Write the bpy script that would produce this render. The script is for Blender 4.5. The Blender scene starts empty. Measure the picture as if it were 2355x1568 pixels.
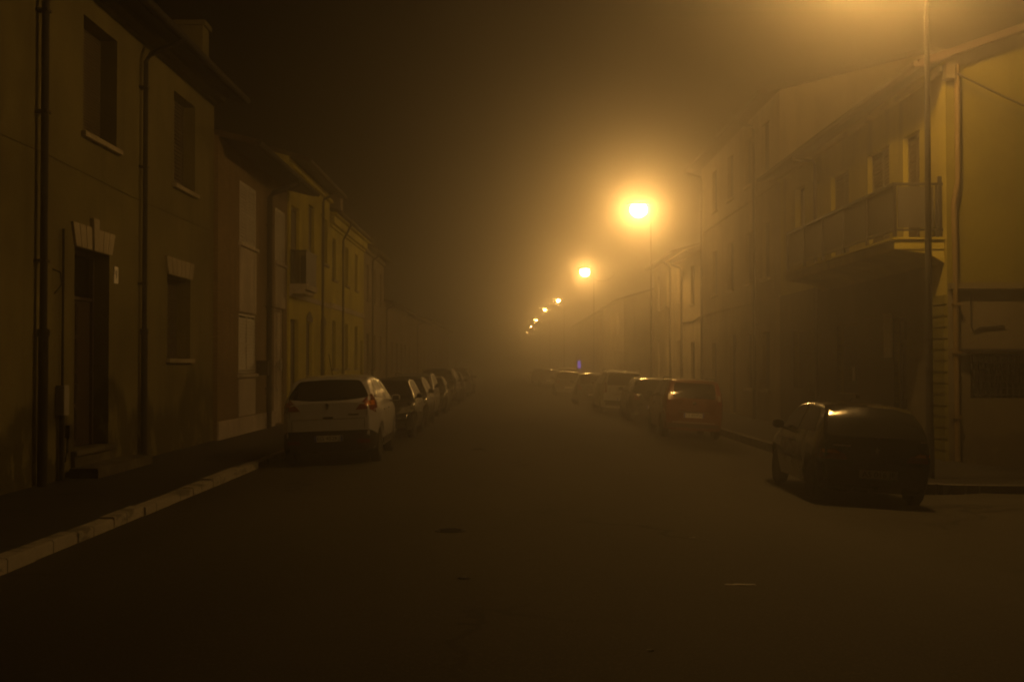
import bpy, bmesh, math, random
from mathutils import Vector, Matrix
from mathutils.bvhtree import BVHTree

random.seed(7)
R = math.radians
scene = bpy.context.scene
col = scene.collection

# ------------------------------------------------------------------ camera
CAM_Z = 1.9
PITCH, YAW = R(1.126), R(0.156)
cam_d = bpy.data.cameras.new("camera")
cam_d.sensor_width = 36.0
cam_d.lens = 42.0
cam_d.clip_start = 0.1
cam_d.clip_end = 2000
cam = bpy.data.objects.new("camera", cam_d)
col.objects.link(cam)
cam.location = (0, 0, CAM_Z)
cam.rotation_euler = (R(90) + PITCH, 0, -YAW)
scene.camera = cam

# ------------------------------------------------------------------ night sky
LAMP = (1.0, 0.51, 0.125)
world = bpy.data.worlds.new("World")
scene.world = world
world.use_nodes = True
wn = world.node_tree
sky = wn.nodes.new("ShaderNodeTexSky")
sky.sky_type = 'NISHITA'
sky.sun_disc = False
sky.sun_elevation = R(-6)
sky.sun_rotation = R(200)
bg = wn.nodes["Background"]
bg.inputs["Strength"].default_value = 0.01
wn.links.new(sky.outputs[0], bg.inputs["Color"])

# ------------------------------------------------------------------ exposure / sampling
scene.view_settings.view_transform = 'Standard'
scene.view_settings.look = 'None'
scene.view_settings.gamma = 1
scene.view_settings.exposure = 0.0
cy = scene.cycles
cy.use_denoising = True
cy.max_bounces = 6
cy.diffuse_bounces = 2
cy.glossy_bounces = 3
cy.volume_bounces = 2
cy.sample_clamp_direct = 0
cy.sample_clamp_indirect = 1.5
cy.use_light_tree = True
cy.filter_width = 1.9

SPOT_W = 60.0      # power of each lantern's spot
BOWL_E = 440.0      # radiance of the glowing bowl
FOG = 0.0155
FOG_G = 0.92

# ------------------------------------------------------------------ pixel planning helpers (2355 x 1568 view of the photo)
def ray(px, py):
    a, b = (px - 1177.5) / 2748.0, (784 - py) / 2748.0
    y, z = math.cos(PITCH) - b * math.sin(PITCH), math.sin(PITCH) + b * math.cos(PITCH)
    return Vector((a * math.cos(YAW) + y * math.sin(YAW), y * math.cos(YAW) - a * math.sin(YAW), z))
def W(X, px, py):
    r = ray(px, py); t = X / r.x
    return r.y * t, CAM_Z + r.z * t

# ------------------------------------------------------------------ materials
def lin(c, k=1.0): return (c[0] * k, c[1] * k, c[2] * k, 1)
class Nodes:
    def __init__(s, name):
        s.m = bpy.data.materials.new(name); s.m.use_nodes = True
        s.t = s.m.node_tree; s.b = s.t.nodes["Principled BSDF"]
        s.pos = s.t.nodes.new("ShaderNodeNewGeometry").outputs["Position"]
    def n(s, kind, **k):
        x = s.t.nodes.new("ShaderNode" + kind)
        for a, v in k.items(): setattr(x, a, v)
        return x
    def l(s, a, b): s.t.links.new(a, b)
    def obj(s): return s.n("TexCoord").outputs["Object"]
    def noise(s, vec, scale, detail=4, rough=.55, stretch=None):
        if stretch:
            mp = s.n("Mapping"); mp.inputs["Scale"].default_value = stretch
            s.l(vec, mp.inputs["Vector"]); vec = mp.outputs[0]
        x = s.n("TexNoise"); x.inputs["Scale"].default_value = scale
        x.inputs["Detail"].default_value = detail; x.inputs["Roughness"].default_value = rough
        s.l(vec, x.inputs["Vector"]); return x.outputs["Fac"]
    def ramp(s, fac, a, b, lo=0.0, hi=1.0):
        x = s.n("MapRange"); x.inputs[1].default_value = a; x.inputs[2].default_value = b
        x.inputs[3].default_value = lo; x.inputs[4].default_value = hi; x.interpolation_type = 'SMOOTHSTEP'
        s.l(fac, x.inputs[0]); return x.outputs[0]
    def mix(s, fac, a, b, kind='MIX'):
        x = s.n("Mix", data_type='RGBA', blend_type=kind)
        for sock, v in ((x.inputs[0], fac), (x.inputs[6], a), (x.inputs[7], b)):
            if hasattr(v, "is_linked"): s.l(v, sock)
            else: sock.default_value = v
        return x.outputs[2]
    def math(s, op, a, b=0.0):
        x = s.n("Math", operation=op)
        for sock, v in ((x.inputs[0], a), (x.inputs[1], b)):
            if hasattr(v, "is_linked"): s.l(v, sock)
            else: sock.default_value = v
        return x.outputs[0]
    def bump(s, h, strength=.3, dist=.02):
        x = s.n("Bump"); x.inputs["Strength"].default_value = strength; x.inputs["Distance"].default_value = dist
        s.l(h, x.inputs["Height"]); s.l(x.outputs[0], s.b.inputs["Normal"])
    def color(s, c): s.l(c, s.b.inputs["Base Color"])
    def rough(s, v):
        if hasattr(v, "is_linked"): s.l(v, s.b.inputs["Roughness"])
        else: s.b.inputs["Roughness"].default_value = v

def simple(name, base, rough=.6, metal=0.0, var=.15, scale=6.0, coat=0.0, bump=0.0):
    k = Nodes(name); v = k.obj()
    f = k.noise(v, scale, 5)
    k.color(k.mix(f, lin(base, 1 - var), lin(base, 1 + var)))
    k.rough(k.ramp(f, .3, .7, max(.02, rough - .06), min(1, rough + .08)))
    k.b.inputs["Metallic"].default_value = metal
    k.b.inputs["Coat Weight"].default_value = coat
    k.b.inputs["Coat Roughness"].default_value = .04
    if bump: k.bump(k.noise(v, scale * 8, 3), bump, .01)
    return k.m

def plaster(name, base, damp=0.0, dark=.5, grain=1.0, brick=False):
    k = Nodes(name); p = k.pos
    big = k.noise(p, .55, 5, .6)
    streak = k.noise(p, 1.0, 4, .6, (2.2, 2.2, .22))
    fine = k.noise(p, 14, 4, .6)
    c = k.mix(k.ramp(big, .3, .7), lin(base, .7), lin(base, 1.16))
    c = k.mix(k.ramp(streak, .48, .72, 0, .6), c, lin(base, .55))
    c = k.mix(k.ramp(fine, .35, .7, 0, .25), c, lin(base, .8))
    if brick:
        br = k.n("TexBrick"); mp = k.n("Mapping")
        mp.inputs["Rotation"].default_value = (R(90), 0, R(90))
        sw = k.n("CombineXYZ"); sp = k.n("SeparateXYZ"); k.l(p, sp.inputs[0])
        k.l(sp.outputs[1], sw.inputs[0]); k.l(sp.outputs[2], sw.inputs[1])
        k.l(sw.outputs[0], br.inputs["Vector"])
        br.inputs["Scale"].default_value = 1.0
        br.inputs["Brick Width"].default_value = .25; br.inputs["Row Height"].default_value = .07
        br.inputs["Mortar Size"].default_value = .006
        br.inputs["Color1"].default_value = (1, 1, 1, 1); br.inputs["Color2"].default_value = (.8, .78, .75, 1)
        br.inputs["Mortar"].default_value = (.6, .6, .6, 1)
        c = k.mix(1.0, c, br.outputs["Color"], 'MULTIPLY')
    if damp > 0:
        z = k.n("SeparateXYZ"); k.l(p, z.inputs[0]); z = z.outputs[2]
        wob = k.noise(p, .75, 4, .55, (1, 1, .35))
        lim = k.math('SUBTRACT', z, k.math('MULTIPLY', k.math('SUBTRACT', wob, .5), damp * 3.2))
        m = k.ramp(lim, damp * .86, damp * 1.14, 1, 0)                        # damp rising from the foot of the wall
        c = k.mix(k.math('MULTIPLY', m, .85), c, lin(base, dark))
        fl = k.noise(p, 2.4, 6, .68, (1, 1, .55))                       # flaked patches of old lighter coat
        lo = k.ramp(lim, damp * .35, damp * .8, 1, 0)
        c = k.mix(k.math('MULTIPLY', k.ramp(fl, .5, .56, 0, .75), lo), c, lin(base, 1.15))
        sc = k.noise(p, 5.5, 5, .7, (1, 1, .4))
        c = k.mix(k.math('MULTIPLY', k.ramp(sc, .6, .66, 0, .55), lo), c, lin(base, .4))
    k.color(c); k.rough(.95); k.b.inputs['Specular IOR Level'].default_value = .2
    k.bump(k.math('ADD', fine, k.math('MULTIPLY', big, 2.0)), .35 * grain, .02)
    return k.m

def asphalt(name, base, fresh=False):
    k = Nodes(name); p = k.pos
    grit = k.noise(p, 42, 4, .75); med = k.noise(p, 3.2, 5, .65); big = k.noise(p, .45, 4, .55, (1, .35, 1))
    c = k.mix(k.ramp(big, .32, .68), lin(base, .82), lin(base, 1.14))
    c = k.mix(k.ramp(med, .42, .7, 0, .22), c, lin(base, .5))
    c = k.mix(k.ramp(grit, .48, .75, 0, .8), c, lin(base, 2.6))
    vo = k.n("TexVoronoi", feature='DISTANCE_TO_EDGE'); vo.inputs["Scale"].default_value = .33
    wp = k.n("Vector Math".replace(" ", ""), operation='ADD')
    nz = k.n("TexNoise"); nz.inputs["Scale"].default_value = 1.6; nz.inputs["Detail"].default_value = 5
    k.l(p, nz.inputs["Vector"]); k.l(p, wp.inputs[0]); k.l(nz.outputs["Color"], wp.inputs[1])
    k.l(wp.outputs[0], vo.inputs["Vector"])
    crack = k.ramp(vo.outputs["Distance"], .004, .022, 1, 0)
    gate = k.ramp(k.noise(p, .22, 2), .5, .62)
    crk = k.math('MULTIPLY', crack, gate)
    c = k.mix(k.math('MULTIPLY', crk, .9), c, lin(base, .15))
    k.color(c)
    k.rough(.9)
    h = k.math('SUBTRACT', k.math('ADD', grit, k.math('MULTIPLY', med, .03)), crk)
    k.bump(h, .18, .006)
    k.b.inputs["Specular IOR Level"].default_value = .25
    return k.m

def kerbstone(name, base):
    k = Nodes(name); p = k.pos
    sp = k.n("SeparateXYZ"); k.l(p, sp.inputs[0])
    fr = k.math('FRACT', k.math('MULTIPLY', sp.outputs[1], 1 / 1.15))
    joint = k.math('LESS_THAN', k.math('ABSOLUTE', k.math('SUBTRACT', fr, .5)), .012)
    f = k.noise(p, 2.1, 5, .62); g = k.noise(p, 30, 3)
    worn = k.noise(p, 1.5, 4, .55, (1, 1.3, 4))
    c = k.mix(f, lin(base, .7), lin(base, 1.2))
    c = k.mix(k.ramp(worn, .53, .6, 0, .85), c, lin(base, .34))
    c = k.mix(k.ramp(g, .45, .7, 0, .3), c, lin(base, .5))
    c = k.mix(joint, c, lin(base, .15))
    k.color(c); k.rough(.85); k.bump(k.math('ADD', g, f), .4, .01)
    return k.m

def tiles(name, base):
    k = Nodes(name); p = k.pos
    w = k.n("TexWave", bands_direction='Y'); w.inputs["Scale"].default_value = 1.6
    k.l(p, w.inputs["Vector"])
    f = k.noise(p, 3, 5)
    c = k.mix(f, lin(base, .55), lin(base, 1.3)); c = k.mix(k.ramp(w.outputs["Fac"], .0, .5, .5, 0), c, lin(base, .4))
    k.color(c); k.rough(.9); k.bump(w.outputs["Fac"], .7, .05)
    return k.m

def emit(name, c, s):
    k = Nodes(name)
    k.b.inputs["Base Color"].default_value = (0.02, .02, .02, 1)
    k.b.inputs["Emission Color"].default_value = lin(c); k.b.inputs["Emission Strength"].default_value = s
    return k.m

def paint(name, c, metal=.4, rough=.32, coat=.8):
    k = Nodes(name); v = k.obj()
    dirt = k.noise(v, 2.2, 5, .6); fl = k.noise(v, 900, 1)
    k.color(k.mix(k.ramp(dirt, .45, .75, 0, .3), lin(c), lin((c[0] * .6 + .01, c[1] * .58 + .008, c[2] * .55 + .006))))
    k.rough(k.ramp(dirt, .35, .7, rough, rough + .15))
    k.b.inputs["Metallic"].default_value = metal
    k.b.inputs["Coat Weight"].default_value = coat; k.b.inputs["Coat Roughness"].default_value = .07
    return k.m

def glass(name, c=(.006, .006, .006), rough=.04):
    k = Nodes(name); v = k.obj()
    d = k.noise(v, 3, 5, .6)
    k.b.inputs["Base Color"].default_value = lin(c)
    k.rough(k.ramp(d, .4, .7, rough, rough + .07))
    k.b.inputs["IOR"].default_value = 1.5
    return k.m

M = dict(
    asphalt=asphalt("road_asphalt", (.048, .044, .031)),
    pavement=asphalt("pavement_asphalt", (.042, .04, .038)),
    pavement_shaded=asphalt("shaded_pavement_asphalt", (.02, .018, .014)),  # pavement asphalt darkened to put the shade near the corner into its colour
    soil=simple("verge_ground", (.06, .05, .04), .95, scale=2),
    kerb=kerbstone("kerb_stone", (.4, .37, .31)),
    kerb_old=kerbstone("kerb_stone_dull", (.12, .11, .09)),
    grey_plaster=plaster("old_ochre_plaster", (.215, .195, .09), damp=1.25, dark=.36),
    brick=plaster("brown_brick", (.33, .25, .14), brick=True),
    yellow=plaster("yellow_plaster", (.74, .68, .14), damp=.35, dark=.7),
    yellow_deep=plaster("deep_yellow_plaster", (.75, .67, .12)),
    yellow_right=plaster("ochre_yellow_plaster", (.36, .32, .05)),
    yellow_gable=plaster("shaded_ochre_gable_plaster", (.16, .145, .012)),  # ochre of the street front darkened; the gable's dimmer light is in the colour
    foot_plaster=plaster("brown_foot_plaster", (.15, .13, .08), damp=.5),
    beige=plaster("beige_plaster", (.36, .31, .23), damp=.5, dark=.7),
    ochre=plaster("ochre_plaster", (.33, .28, .18)),
    cream=plaster("cream_plaster", (.7, .63, .48)),
    pale=plaster("pale_trim", (.75, .68, .6), grain=.4),
    pinkstone=plaster("pale_plinth_stone", (.72, .64, .58), grain=.5),
    step_stone=plaster("worn_step_stone", (.17, .155, .11), damp=.4, dark=.5, grain=.8),
    stone=plaster("lintel_stone", (.5, .45, .34), grain=.6),
    tiles=tiles("clay_roof_tiles", (.07, .042, .03)),
    soffit=simple("dark_soffit_wood", (.045, .035, .026), .8, scale=4),
    pipe=simple("dark_painted_pipe", (.03, .026, .022), .85, var=.3),
    pipe_brown=simple("brown_painted_pipe", (.06, .044, .03), .85),
    pipe_ochre=simple("ochre_painted_pipe", (.15, .105, .03), .6),
    wood=simple("dark_door_wood", (.06, .042, .03), .6, var=.3, bump=.2),
    shutter_dark=simple("dark_shutter_paint", (.075, .06, .042), .65, var=.25),
    shutter_green=simple("dull_shutter_paint", (.12, .1, .07), .65, var=.25),
    shutter_white=simple("white_shutter_paint", (.6, .57, .52), .55, var=.1),
    roller=simple("brown_roller_blind", (.1, .085, .06), .7, var=.2),
    frame=simple("window_frame_paint", (.16, .14, .11), .6),
    wglass=glass("window_glass", (.01, .01, .01)),
    metal=simple("galvanised_steel", (.3, .29, .28), .45, .8, scale=9),
    dark_metal=simple("dark_iron", (.04, .037, .035), .5, .6),
    lamp_pole=simple("painted_lamp_steel", (.09, .085, .08), .55, .3),
    box_grey=simple("grey_plastic_box", (.34, .33, .31), .6),
    enamel=simple("white_enamel", (.75, .73, .7), .4, var=.05),
    black_text=simple("black_lettering", (.01, .01, .011), .5, var=.05),
    concrete=plaster("concrete_slab", (.34, .32, .27), grain=.6),
    rail_panel=simple("obscured_balcony_panel", (.06, .056, .042), .6, var=.2),
    cable=simple("black_cable", (.015, .015, .015), .6),
    blue_sign=emit("lit_blue_sign", (.16, .1, 1.0), 1.3),
    iron=simple("cast_iron_cover", (.018, .017, .016), .6, .4, bump=.4),
    litter=simple("pale_paper_litter", (.3, .29, .26), .8),
    curtain=simple("pale_curtain", (.6, .56, .5), .9, scale=25),
    # cars
    silver=paint("silver_paint", (.62, .62, .67), .5, .36),
    black=paint("black_paint", (.008, .0075, .008), .0, .22),
    navy=paint("dark_blue_paint", (.01, .011, .02), .1, .24),
    maroon=paint("dark_maroon_paint", (.01, .005, .005), .0, .18),
    red=paint("orange_red_paint", (.13, .034, .01), .2, .25),
    greyp=paint("mid_grey_paint", (.07, .07, .072), .4, .3),
    darkgrey=paint("dark_grey_paint", (.02, .02, .022), .2, .26),
    white=paint("white_paint", (.52, .51, .49), .0, .35),
    carglass=glass("car_glass", (.004, .004, .004), .02),
    misted_glass=glass("misted_car_glass", (.02, .02, .018), .11),
    plastic=simple("black_bumper_plastic", (.018, .017, .017), .55, var=.2),
    rubber=simple("tyre_rubber", (.02, .019, .018), .85, var=.2, bump=.3),
    rim=simple("wheel_alloy", (.3, .29, .28), .4, .7),
    chrome=simple("chrome", (.75, .74, .72), .12, 1.0, var=.03),
    red_lens=simple("red_lamp_lens", (.16, .012, .008), .12, var=.1, coat=1),
    amber_lens=simple("amber_lamp_lens", (.6, .2, .02), .12, var=.1, coat=1),
    clear_lens=simple("clear_lamp_lens", (.5, .49, .47), .1, .5, var=.1, coat=1),
    plate=simple("plate_white", (.6, .59, .56), .4, var=.05),
    plate_blue=simple("plate_blue", (.03, .05, .32), .4, var=.05),
)

# ------------------------------------------------------------------ mesh builder
class MB:
    def __init__(s, tf=None): s.v, s.f, s.tf = [], [], tf
    def add(s, vs, fs):
        o = len(s.v)
        s.v += [Vector(s.tf(*p)) if s.tf else Vector(p) for p in vs]
        s.f += [[i + o for i in f] for f in fs]; return s
    def box(s, a0, a1, b0, b1, c0, c1):
        return s.add([(a, b, c) for a in (a0, a1) for b in (b0, b1) for c in (c0, c1)],
                     [(0, 1, 3, 2), (4, 6, 7, 5), (0, 4, 5, 1), (2, 3, 7, 6), (0, 2, 6, 4), (1, 5, 7, 3)])
    def quad(s, *p): return s.add(p, [tuple(range(len(p)))])
    def prism(s, poly, fn, lo, hi):                       # fn(a, b, t) -> point
        n = len(poly)
        vs = [fn(a, b, lo) for a, b in poly] + [fn(a, b, hi) for a, b in poly]
        fs = [tuple(range(n)), tuple(range(2 * n - 1, n - 1, -1))] + [(i, (i + 1) % n, n + (i + 1) % n, n + i) for i in range(n)]
        return s.add(vs, fs)
    def tube(s, path, r, n=10, cap=True):
        P = [Vector(p) for p in path]; rs = r if isinstance(r, (list, tuple)) else [r] * len(P)
        vs, fs = [], []
        for i, p in enumerate(P):
            d = (P[min(i + 1, len(P) - 1)] - P[max(i - 1, 0)]).normalized()
            up = Vector((0, 0, 1)) if abs(d.z) < .9 else Vector((1, 0, 0))
            a = d.cross(up).normalized(); b = d.cross(a)
            vs += [tuple(p + a * math.cos(2 * math.pi * k / n) * rs[i] + b * math.sin(2 * math.pi * k / n) * rs[i]) for k in range(n)]
        for i in range(len(P) - 1):
            fs += [(i * n + k, i * n + (k + 1) % n, (i + 1) * n + (k + 1) % n, (i + 1) * n + k) for k in range(n)]
        if cap: fs += [tuple(range(n)), tuple(range((len(P) - 1) * n, len(P) * n))]
        return s.add(vs, fs)
    def lathe(s, prof, fn, n=24, caps=True):                         # prof (r, t) ; fn(x, y, t)
        vs = [fn(r * math.cos(2 * math.pi * k / n), r * math.sin(2 * math.pi * k / n), t) for r, t in prof for k in range(n)]
        fs = [(i * n + k, i * n + (k + 1) % n, (i + 1) * n + (k + 1) % n, (i + 1) * n + k) for i in range(len(prof) - 1) for k in range(n)]
        if caps: fs += [tuple(range(n)), tuple(range((len(prof) - 1) * n, len(prof) * n))]
        return s.add(vs, fs)
    def build(s, name, mat, parent=None, loc=None, smooth=False, bevel=0.0):
        off = Vector((0, 0, 0)); p = parent
        while p is not None:
            if p.get("_world"): off += p.location
            p = p.parent
        if parent is None and loc is not None: off = Vector(loc)
        me = bpy.data.meshes.new(name)
        bm = bmesh.new()
        vs = [bm.verts.new(v - off) for v in s.v]
        for f in s.f:
            try: bm.faces.new([vs[i] for i in f])
            except ValueError: pass
        bmesh.ops.recalc_face_normals(bm, faces=bm.faces)
        if bevel:
            bmesh.ops.bevel(bm, geom=list(bm.edges), offset=bevel, segments=2, affect='EDGES', clamp_overlap=True)
        if smooth:
            for f in bm.faces: f.smooth = True
            for e in bm.edges:
                if len(e.link_faces) == 2 and e.calc_face_angle(0) > R(50): e.smooth = False
        bm.to_mesh(me); bm.free()
        me.materials.append(M[mat] if isinstance(mat, str) else mat)
        o = bpy.data.objects.new(name, me); col.objects.link(o)
        if parent is not None: o.parent = parent
        elif loc is not None: o.location = loc
        return o

def tag(o, label=None, cat=None, group=None, kind=None):
    for k, v in (("label", label), ("category", cat), ("group", group), ("kind", kind)):
        if v: o[k] = v
    return o
def empty(name, loc, label, cat, group=None, world=True):
    o = bpy.data.objects.new(name, None); col.objects.link(o); o.location = loc
    o.empty_display_size = .2
    if world: o["_world"] = 1
    return tag(o, label, cat, group)
def text(body, size, name, mat, parent, mtx, extrude=.002, width=None):
    cu = bpy.data.curves.new("t", 'FONT'); cu.body = body; cu.size = size; cu.extrude = extrude
    cu.align_x = 'CENTER'; cu.align_y = 'CENTER'
    t = bpy.data.objects.new("t", cu); col.objects.link(t)
    bpy.context.view_layer.update()
    dg = bpy.context.evaluated_depsgraph_get()
    me = bpy.data.meshes.new_from_object(t.evaluated_get(dg))
    bpy.data.objects.remove(t); bpy.data.curves.remove(cu)
    xs = [v.co.x for v in me.vertices]
    if width: me.transform(Matrix.Diagonal((width / (max(xs) - min(xs)), 1, 1, 1)))
    me.transform(mtx)
    me.materials.clear(); me.materials.append(M[mat])
    o = bpy.data.objects.new(name, me); col.objects.link(o); o.parent = parent
    return o

# ------------------------------------------------------------------ ground, road, pavements
def interp(tab, x):
    if x <= tab[0][0]: return tab[0][1]
    for (a, b), (c, d) in zip(tab, tab[1:]):
        if x <= c:
            t = (x - a) / (c - a); t = t * t * (3 - 2 * t) if len(tab) > 9 else t
            return b + (d - b) * t
    return tab[-1][1]
def road_z(X):
    if X <= 5.9: return .13 - .006 * X * X
    return interp([(5.9, -.079), (7, .0), (9, -.06), (12, -.12), (30, -.2)], X)
KL, KR = -4.57, 5.9          # kerb faces
def strip(xs, ys, zf):
    mb = MB(); n = len(xs)
    vs = [(x, y, zf(x, y)) for y in ys for x in xs]
    fs = [(j * n + i, j * n + i + 1, (j + 1) * n + i + 1, (j + 1) * n + i) for j in range(len(ys) - 1) for i in range(n - 1)]
    return mb.add(vs, fs)
g = MB().box(-60, 60, -30, 700, -.75, -.6).build("ground", "soil", loc=(0, 0, 0)); tag(g, kind="structure")
xs = [KL - .02 + i * (5.9 - KL + .02) / 22 for i in range(23)] + [7, 9, 12, 18, 30]
r_ = strip(xs, [-28] + [i * 2.0 for i in range(-13, 60)] + [150, 250, 400, 690], lambda x, y: road_z(x)).build("road", "asphalt", loc=(0, 0, 0), smooth=True)
tag(r_, kind="structure")
pv = MB().box(-7.2, KL - .19, -28, 690, -.2, .115).build("pavement", "pavement", loc=(0, 0, 0)); tag(pv, kind="structure")
kb = MB(); rnd = random.Random(3)
y = -27.5
while y < 200:
    e = rnd.uniform(-.014, .012); h = rnd.uniform(-.014, .012)
    kb.box(KL - .19, KL + e, y + .006, y + 1.144, -.2, .125 + h); y += 1.15
k_ = kb.build("kerb", "kerb", loc=(0, 0, 0), bevel=.012); tag(k_, kind="structure")
# right pavement: along the house fronts, wrapping the corner at the side street
def pav_r(x, y):
    return .1 if x < 8.0 else max(.1 - (x - 8.0) * .14, -.075)
CORN = [(KR + .17 + .9 * (1 - math.cos(a)), 17.85 + .9 * (1 - math.sin(a))) for a in [i * math.pi / 2 / 8 for i in range(9)]]   # rounded corner of the kerb
pr = MB()
pr.prism([(KR + .17, 690), *[(c[0], c[1]) for c in CORN], (8.0, 17.85), (8.35, 17.85), (8.35, 690)], lambda a, b, t: (a, b, t), -.3, .1)
pr.quad((8.35, 17.85, .07), (9.6, 17.85, -.03), (9.6, 23, -.03), (8.35, 23, .07))
pr.quad((9.6, 17.85, -.03), (26, 17.85, -.1), (26, 23, -.1), (9.6, 23, -.03))
p_ = pr.build("pavement", "pavement_shaded", loc=(0, 0, 0)); tag(p_, kind="structure")
kr = MB(); y = 19.0
while y < 200:
    kr.box(KR + rnd.uniform(-.006, .006), KR + .169, y + .006, y + 1.14, -.3, .11 + rnd.uniform(-.005, .006)); y += 1.15
def kseg(p, q, z0, z1):
    d = Vector((q[0] - p[0], q[1] - p[1], 0)).normalized(); n_ = Vector((d.y, -d.x, 0)) * .17
    if n_.y > 0: n_ = -n_
    a, b = Vector((p[0], p[1], 0)), Vector((q[0], q[1], 0))
    pts = [a, b, b + n_, a + n_]
    vs = [(v.x, v.y, -.35) for v in pts] + [(v.x, v.y, (z0, z1, z1, z0)[i]) for i, v in enumerate(pts)]
    kr.add(vs, [(0, 1, 2, 3), (4, 5, 6, 7)] + [(i, (i + 1) % 4, 4 + (i + 1) % 4, 4 + i) for i in range(4)])
for i in range(8): kseg(CORN[i], CORN[i + 1], .11, .11)
kseg((CORN[8][0], 17.85), (8.0, 17.85), .11, .105); kseg((8.01, 17.85), (9.6, 17.85), .1, -.02); kseg((9.61, 17.85), (26, 17.85), -.02, -.09)
k2 = kr.build("kerb", "kerb_old", loc=(0, 0, 0)); tag(k2, kind="structure")

# ------------------------------------------------------------------ houses
def facade(mb, u0, u1, z0, z1, ops, rd):
    us = sorted({u0, u1, *[o['u0'] for o in ops], *[o['u1'] for o in ops]})
    zs = sorted({z0, z1, *[o['z0'] for o in ops], *[o['z1'] for o in ops]})
    us = [u for u in us if u0 <= u <= u1]; zs = [z for z in zs if z0 <= z <= z1]
    for a, b in zip(us, us[1:]):
        for c, d in zip(zs, zs[1:]):
            mu, mz = (a + b) / 2, (c + d) / 2
            if any(o['u0'] < mu < o['u1'] and o['z0'] < mz < o['z1'] for o in ops): continue
            mb.quad((a, 0, c), (b, 0, c), (b, 0, d), (a, 0, d))
    for o in ops:
        a, b, c, d = o['u0'], o['u1'], o['z0'], o['z1']; q = -rd - .1
        mb.quad((a, 0, c), (a, 0, d), (a, q, d), (a, q, c)); mb.quad((b, 0, c), (b, 0, d), (b, q, d), (b, q, c))
        mb.quad((a, 0, d), (b, 0, d), (b, q, d), (a, q, d)); mb.quad((a, 0, c), (b, 0, c), (b, q, c), (a, q, c))

def louvre(mb, a, b, c, d, d0, step=.085):
    t = .05
    mb.box(a, a + t, d0, d0 + .035, c, d); mb.box(b - t, b, d0, d0 + .035, c, d)
    for z in (c, (c + d) / 2 - .03, d - .06): mb.box(a + t, b - t, d0 + .001, d0 + .034, z, z + .06)
    z = c + .08
    while z < d - .1:
        mb.add([(a + t, d0 + .03, z), (b - t, d0 + .03, z), (b - t, d0 + .004, z + step * .95), (a + t, d0 + .004, z + step * .95),
                (a + t, d0 + .022, z - .006), (b - t, d0 + .022, z - .006), (b - t, d0 - .004, z + step * .9), (a + t, d0 - .004, z + step * .9)],
               [(0, 1, 2, 3), (4, 5, 6, 7), (0, 1, 5, 4), (2, 3, 7, 6), (0, 3, 7, 4), (1, 2, 6, 5)])
        z += step

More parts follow.
